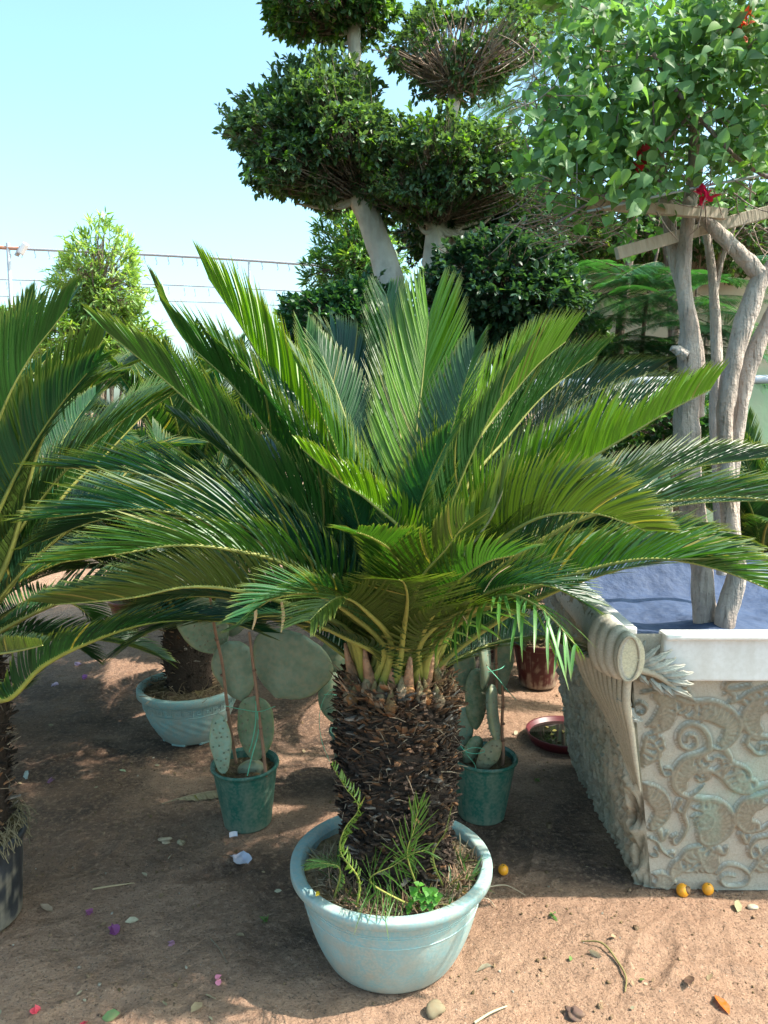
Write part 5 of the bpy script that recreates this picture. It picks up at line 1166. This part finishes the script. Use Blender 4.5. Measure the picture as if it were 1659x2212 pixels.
# ------------------------------------------------------------------ saucer, fruit, litter
sc_ = G(1203, 1600); R_ = .165
root = empty('plant_saucer', (sc_[0]+.03, sc_[1], 0), 'shallow maroon saucer of dark water on the dirt beside the planter', 'saucer')
mb = MB(); lathe(mb, [(.01, .008), (R_*.8, .006), (R_*.88, .012), (R_, .048), (R_+.006, .05), (R_+.006, .044), (R_*.92, .004), (R_*.8, .001)], 64, col=(.10, .012, .018)); mb.build('dish', M_red, root)
mb = MB(); lathe(mb, [(.0005, .03), (R_*.5, .03), (R_*.93, .03)], 64, col=(.012, .012, .01)); mb.build('water', M_water, root)
mb = MB()
for i in range(9):
    a = rng.uniform(0, 6.28); r = rng.uniform(0, .1); leaf_add(mb, np.array([[r*math.cos(a), r*math.sin(a), .034]]), nrm(np.array([[rng.normal(), rng.normal(), 0]])), .025, .3, (.22, .2, .05), 'oval', curl=.2)
mb.build('floating_leaves', M_dry, root)
def fruit(u, v, lab, rot=False, r=.018):
    g = G(u, v, r); mb = MB(); z = gz(g[0], g[1])+r*.95
    blob(mb, (0, 0, 0), (r, r, r*1.08), 12, col=(.78, .33, .02), amp=.02); root = mb.build('kumquat', M_fruit, loc=(g[0], g[1], z)); tag(root, lab, 'fruit', 'fallen kumquats')
    s = MB()
    if rot: blob(s, (r*.55, -r*.2, r*.35), (r*.68, r*.66, r*.6), 8, col=(.22, .13, .07), amp=.12); s.build('rotten_patch', M_dry, root)
    else: blob(s, (0, -r*.2, r*1.0), (.003, .003, .002), 4, col=(.12, .14, .04)); s.build('stalk_scar', M_dry, root)
fruit(1087, 1886, 'orange kumquat lying alone just right of the turquoise pot', r=.0165)
fruit(1475, 1924, 'kumquat with a brown rotten side at the planter foot', rot=True, r=.0195)
fruit(1529, 1922, 'clean orange kumquat at the planter foot, right of the rotten one', r=.0175)

def litter(u, v, size, col, label, cat='leaf', name='fallen_leaf', kind='oval', wr=.3, group=None, m=None, n=1, up=.15):
    g = G(u, v); z = gz(g[0], g[1]); mb = MB()
    for k in range(n):
        d = nrm(np.array([[rng.normal(), rng.normal(), up*rng.uniform(-.2, 1)]])); leaf_add(mb, np.array([[0, 0, .006]])+rng.normal(0, .004, (1, 3))*(k > 0)-d*size/2, d, size, wr, col, kind, curl=rng.uniform(-1.2, .9), colv=.12)
    o = mb.build(name, m or M_dry, loc=(g[0], g[1], z)); tag(o, label, cat, group)
TAN = (.36, .28, .17); GRN = (.10, .20, .05); PNK = (.55, .12, .40); PAL = (.50, .46, .33)
for a in ((265, 1666, .035, (.30, .38, .24), 'pale grey green leaf on the dark earth left of the green pot'), (240, 2190, .05, (.12, .2, .08), 'long dark green leaf lying at the bottom edge, left'),
          (1592, 1962, .045, (.30, .30, .17), 'olive leaf on sunlit dirt in front of the planter'), (285, 1985, .04, PAL, 'pale oval leaf on the shaded dirt left of the pot'),
          (1045, 2095, .05, PAL, 'pale crumpled leaf just right of the turquoise pot'), (1285, 2068, .04, PAL, 'cream leaf on the sunlit dirt in the lower right'),
          (425, 2180, .045, TAN, 'tan curled leaf at the bottom, left of the pot'), (455, 2160, .04, PAL, 'pale curled leaf at the bottom, beside a tan one'),
          (1490, 2130, .05, (.14, .08, .06), 'dark brown curled leaf in the lower right'), (1560, 2175, .06, (.5, .11, .005), 'bright orange petal like leaf near the bottom right corner'),
          (100, 1960, .05, (.35, .27, .2), 'tan leaf beside the black pot'), (880, 2130, .04, (.32, .14, .07), 'red brown leaf at the foot of the turquoise pot'), (1232, 2075, .02, GRN, 'small green leaf in the lower right'), (1387, 2118, .022, GRN, 'tiny green leaf further right'), (60, 1680, .06, (.5, .55, .5), 'pale torn leaf beside the spiny trunk')):
    litter(*a)
for (u, v, s, c, l) in ((247, 2010, .035, (.26, .07, .22), 'purple flower lying left of the turquoise pot'), (190, 1970, .025, (.38, .14, .3), 'small faded purple petal left of centre'), (75, 2188, .024, (.85, .12, .16), 'red and pink petal at the bottom left'), (180, 2208, .02, (.8, .08, .12), 'red petal cut by the bottom edge'), (475, 2125, .018, (.7, .25, .35), 'tiny pink petal left of the pot'), (370, 2040, .02, (.45, .25, .35), 'faded lilac petal on the shaded dirt'), (185, 1465, .035, (.4, .14, .42), 'purple petal far back on the left path'), (168, 1435, .04, (.62, .5, .65), 'pale lilac petal far back on the left path'), (120, 1480, .04, (.6, .48, .58), 'whitish petal at the left of the path'), (110, 1690, .03, (.4, .2, .35), 'small purple petal near the spiny trunk')):
    litter(u, v, s, c, l, 'petal', 'fallen_petal', 'heart', .42, None, M_petal, n=3, up=.5)
for i in range(110):
    u = rng.uniform(0, 1659); v = rng.uniform(1400, 2210)
    g = G(u, v)
    if abs(g[0]-.02) < .3 and abs(g[1]-1.985) < .3: continue
    if g[0] > .68 and 2.1 < g[1] < 3.4: continue
    if any(np.hypot(g[0]-q[0], g[1]-q[1]) < .2 for q in (g1, g2, g3, PB, PA)): continue
    c = [TAN, PAL, (.22, .15, .09), (.30, .3, .2), (.15, .1, .07), (.45, .38, .25)][rng.integers(6)]
    litter(u, v, rng.uniform(.012, .034), c, 'small dry leaf scrap scattered on the dirt', group='dry leaf scraps on the dirt', wr=rng.uniform(.15, .38))
# crumbs of earth and grit
mb = MB(); n = 5200
cube = np.array([[x, y, z] for x in (-1, 1) for y in (-1, 1) for z in (-1, 1)]); cf = np.array([(0, 1, 3, 2), (4, 6, 7, 5), (0, 4, 5, 1), (2, 3, 7, 6), (0, 2, 6, 4), (1, 5, 7, 3)])
px = rng.uniform(-1.9, 1.9, n); py = 1.25 + 3.2*rng.random(n)**1.6; pz = gheight(px, py); s = np.exp(rng.normal(-6.25, .45, n))
dens = fbm(px*3, py*3, 3, 77) > .45; px, py, pz, s = px[dens], py[dens], pz[dens], s[dens]; n = len(px)
v = cube[None]*(s[:, None, None])*rng.uniform(.5, 1.3, (n, 8, 1)) + np.stack([px, py, pz+s*.25], 1)[:, None]
c = np.array([.33, .21, .14])*rng.uniform(.4, 1.5, (n, 1)); c = np.where(rng.random((n, 1)) < .06, np.array([.6, .55, .48]), c)
mb.add(v, (cf[None]+(np.arange(n)*8)[:, None, None]).reshape(-1, 4), np.repeat(c, 8, 0)); tag(mb.build('soil_crumbs', M_soil), 'crumbs of earth and grit scattered over the dirt', 'grit', kind='stuff')
def stone(u, v, r, col, label):
    g = G(u, v); mb = MB(); blob(mb, (0, 0, r*.25), (r, r*.75, r*.5), 14, col=col, amp=.45); tag(mb.build('pebble', M_dry, loc=(g[0], g[1], gz(g[0], g[1]))), label, 'stone')
stone(357, 1812, .016, (.5, .4, .28), 'rounded tan pebble at the edge of the sunlit patch'); stone(388, 1818, .014, (.42, .36, .24), 'flatter tan pebble right beside the rounded one'); stone(1629, 1962, .012, (.55, .47, .36), 'small cream pebble in front of the planter')
stone(1240, 2190, .022, (.16, .10, .08), 'dark brown clod near the bottom, right of the pot'); stone(940, 2185, .026, (.26, .22, .14), 'rough olive clod at the bottom edge below the pot')
# twigs and roots
def twig(pts, r, col, label, name='twig'):
    mb = MB(); w_ = []
    for (u, v, h) in pts: g = G(u, v, 0); w_.append(np.array([g[0], g[1], gz(g[0], g[1])+h]))
    tube(mb, w_, r, n=6, seg=30, col=col); tag(mb.build(name, M_straw), label, 'twig')
twig([(1255, 2035, .004), (1300, 2050, .012), (1335, 2085, .006), (1352, 2120, .005), (1350, 2145, .004)], [.0015, .003, .003, .0015], (.20, .17, .07), 'thin curved brown twig in the sunlit dirt, lower right')
twig([(1030, 1945, .03), (1060, 1928, .02), (1095, 1924, .015), (1135, 1940, .006)], [.0025, .002, .001], (.45, .36, .25), 'pale root curling out from behind the turquoise pot')
twig([(1035, 1950, .02), (1055, 1948, .01), (1070, 1960, .005)], [.002, .0012], (.45, .36, .25), 'short pale root tip below the curling root')
twig([(1025, 2212, .006), (1060, 2195, .012), (1095, 2178, .006)], [.0035, .003, .002], (.42, .38, .25), 'pale dry stalk at the bottom edge right of the pot')
twig([(200, 1918, .006), (235, 1914, .01), (290, 1905, .008)], [.003, .003, .0015], (.40, .30, .18), 'dry yellow brown stalk on the sunlit patch at left')
twig([(455, 2030, .004), (475, 2060, .008), (490, 2085, .004)], [.002, .001], (.2, .16, .11), 'thin dark twig on the shaded dirt left of the pot')
# dead frond segment beside the green pot
mb = MB(); w_ = [G(350, 1738), G(400, 1728), (G(450, 1722)), G(492, 1722)]; w_ = [np.array([a[0], a[1], gz(a[0], a[1])+h]) for a, h in zip(w_, (.006, .015, .022, .022))]
tube(mb, w_, [.0015, .003, .004], n=6, seg=20, col=(.4, .32, .2)); q = spline(w_, 30)
leaflets(mb, q, np.array([0, -1.0, 0]), .032, .0036, .0062, .25, vee=(-20, -25), fwd=(80, 70), droop=.1, col=(.38, .32, .19), side=(1, 0), tipcol=(.3, .24, .14)); tag(mb.build('dead_frond', M_dry), 'piece of dry straw coloured frond lying against the green pot', 'frond')
# plant label and crumpled wrapper
g = G(505, 1800); root = empty('plant_label', (g[0], g[1]-.02, 0), 'white folded plant label hanging at the foot of the sunlit green pot', 'label')
def sheet(pts, th_=.0015):
    m_ = MB(); q = spline(np.array(pts), 10); w1 = .0145; s = np.array([1, .25, 0]); s = nrm(s)
    v = []
    for i, p in enumerate(q): v += [p-s*w1, p-s*w1*.3+np.array([0, .004, 0]), p+s*w1*.4+np.array([0, .004, 0]), p+s*w1]
    f = [(4*i+k, 4*i+k+1, 4*i+k+5, 4*i+k+4) for i in range(9) for k in range(3)]; m_.add(np.array(v)-np.array(root.location), f, (.66, .66, .74)); return m_
m_ = sheet([P(504, 1797, g[1]-.02), P(505, 1825, g[1]-.025), P(506, 1850, g[1]-.03), G(508, 1862, .004)]); m_.build('strip', M_paper, root)
m_ = MB(); 
for (v0) in (1818, 1826, 1830, 1835): 
    a = P(502, v0, g[1]-.031); tube(m_, [a-np.array(root.location), a+np.array([.010, 0, .001])-np.array(root.location)], .0009, n=4, seg=2, col=(.03, .03, .04))
m_.build('print', M_black, root)
g = G(520, 1865); mb = MB(); n = 14; X, Y = np.meshgrid(np.linspace(-1, 1, n), np.linspace(-1, 1, n)); Z = .02*fbm(X*2+3, Y*2, 3, 8)+.012*(X**2); rr_ = np.sqrt(X**2+Y**2)
v = np.stack([X*.026*(1-.12*np.sin(Y*3)), Y*.034, Z], -1).reshape(-1, 3); i = np.arange(n-1)[:, None]*n; j = np.arange(n-1)[None]
mb.add(v, np.stack([i+j, i+j+1, i+n+j+1, i+n+j], -1).reshape(-1, 4), (.5, .5, .6)); o = mb.build('paper_scrap', M_paper, loc=(g[0], g[1], gz(g[0], g[1])+.002)); o.rotation_euler = (0, 0, .6); tag(o, 'crumpled greyish paper scrap on the dirt below the plant label', 'paper')
# clover in the big pot
cl_ = empty('clover_plant', tuple(G(905, 1945, .25)), 'small bright green clover growing at the front of the turquoise pot', 'clover')
mb = MB(); sb = MB(); CL = np.array(cl_.location)
for (u, v) in ((905, 1912), (922, 1925), (893, 1925), (900, 1935), (925, 1940), (935, 1925), (915, 1955), (930, 1960), (888, 1948), (940, 1945), (885, 1965), (912, 1938), (945, 1935)):
    d0 = ray(u, v); p = np.array([0, 0, CAMH]) + d0*((1.765+.0)/d0[1]) - CL
    sz = .0115
    for k in range(3):
        a = k*2.094+rng.uniform(0, .6); d = np.array([[math.cos(a), math.sin(a)*.6-.1, math.sin(a)*.6]]); d = nrm(d)
        leaf_add(mb, p[None], d, sz*1.3, .55, (.09, .25, .04), 'heart', up=np.array([0, -.6, .8]), curl=-.2)
    tube(sb, [np.array([rng.normal(0, .01), .005, 0]), p*.6+np.array([0, 0, -.005]), p], .0009, n=4, seg=6, col=(.16, .26, .08), cap=False)
mb.build('leaves', M_bleaf, cl_); sb.build('stems', M_bleaf, cl_)
for k in range(16):
    a = math.pi*(1.0+1.05*k/15)+rng.uniform(-.1, .1); r = rng.uniform(.165, .215); n_ = int(rng.integers(7, 15)); pc = np.array([r*math.cos(a), r*math.sin(a), .25]); mb = MB()
    d = nrm(rng.normal(0, .55, (n_, 3))+np.array([.3*math.cos(a), .3*math.sin(a), .75])); leaf_add(mb, np.tile(pc, (n_, 1))+rng.normal(0, .006, (n_, 3)), d, rng.uniform(.035, .085, n_), .035, (.05, .12, .025) if k % 3 else (.20, .16, .09), 'lance', curl=.9)
    mb.build('basal_tuft', M_leaf, palm)
litter(686, 1921, .02, (.75, .55, .03), 'yellow leaflet resting on the turquoise pot rim'); o = bpy.context.scene.objects[-1]
for o in bpy.data.objects:
    if o.get('label', '').startswith('yellow leaflet resting'): o.location = Vector(P(686, 1921, 1.80)); o.location.z = .285
# small grass sprigs
for (u, v, l) in ((1195, 1985, 'tiny green grass sprig on the shadow edge right of the pot'), (572, 1990, 'small green sprig on the dirt left of the pot'), (1160, 1690, 'little green blade on the shaded path by the saucer')):
    litter(u, v, .03, GRN, l, 'sprig', 'grass_sprig', 'lance', .1, None, M_leaf, n=6, up=1.0)
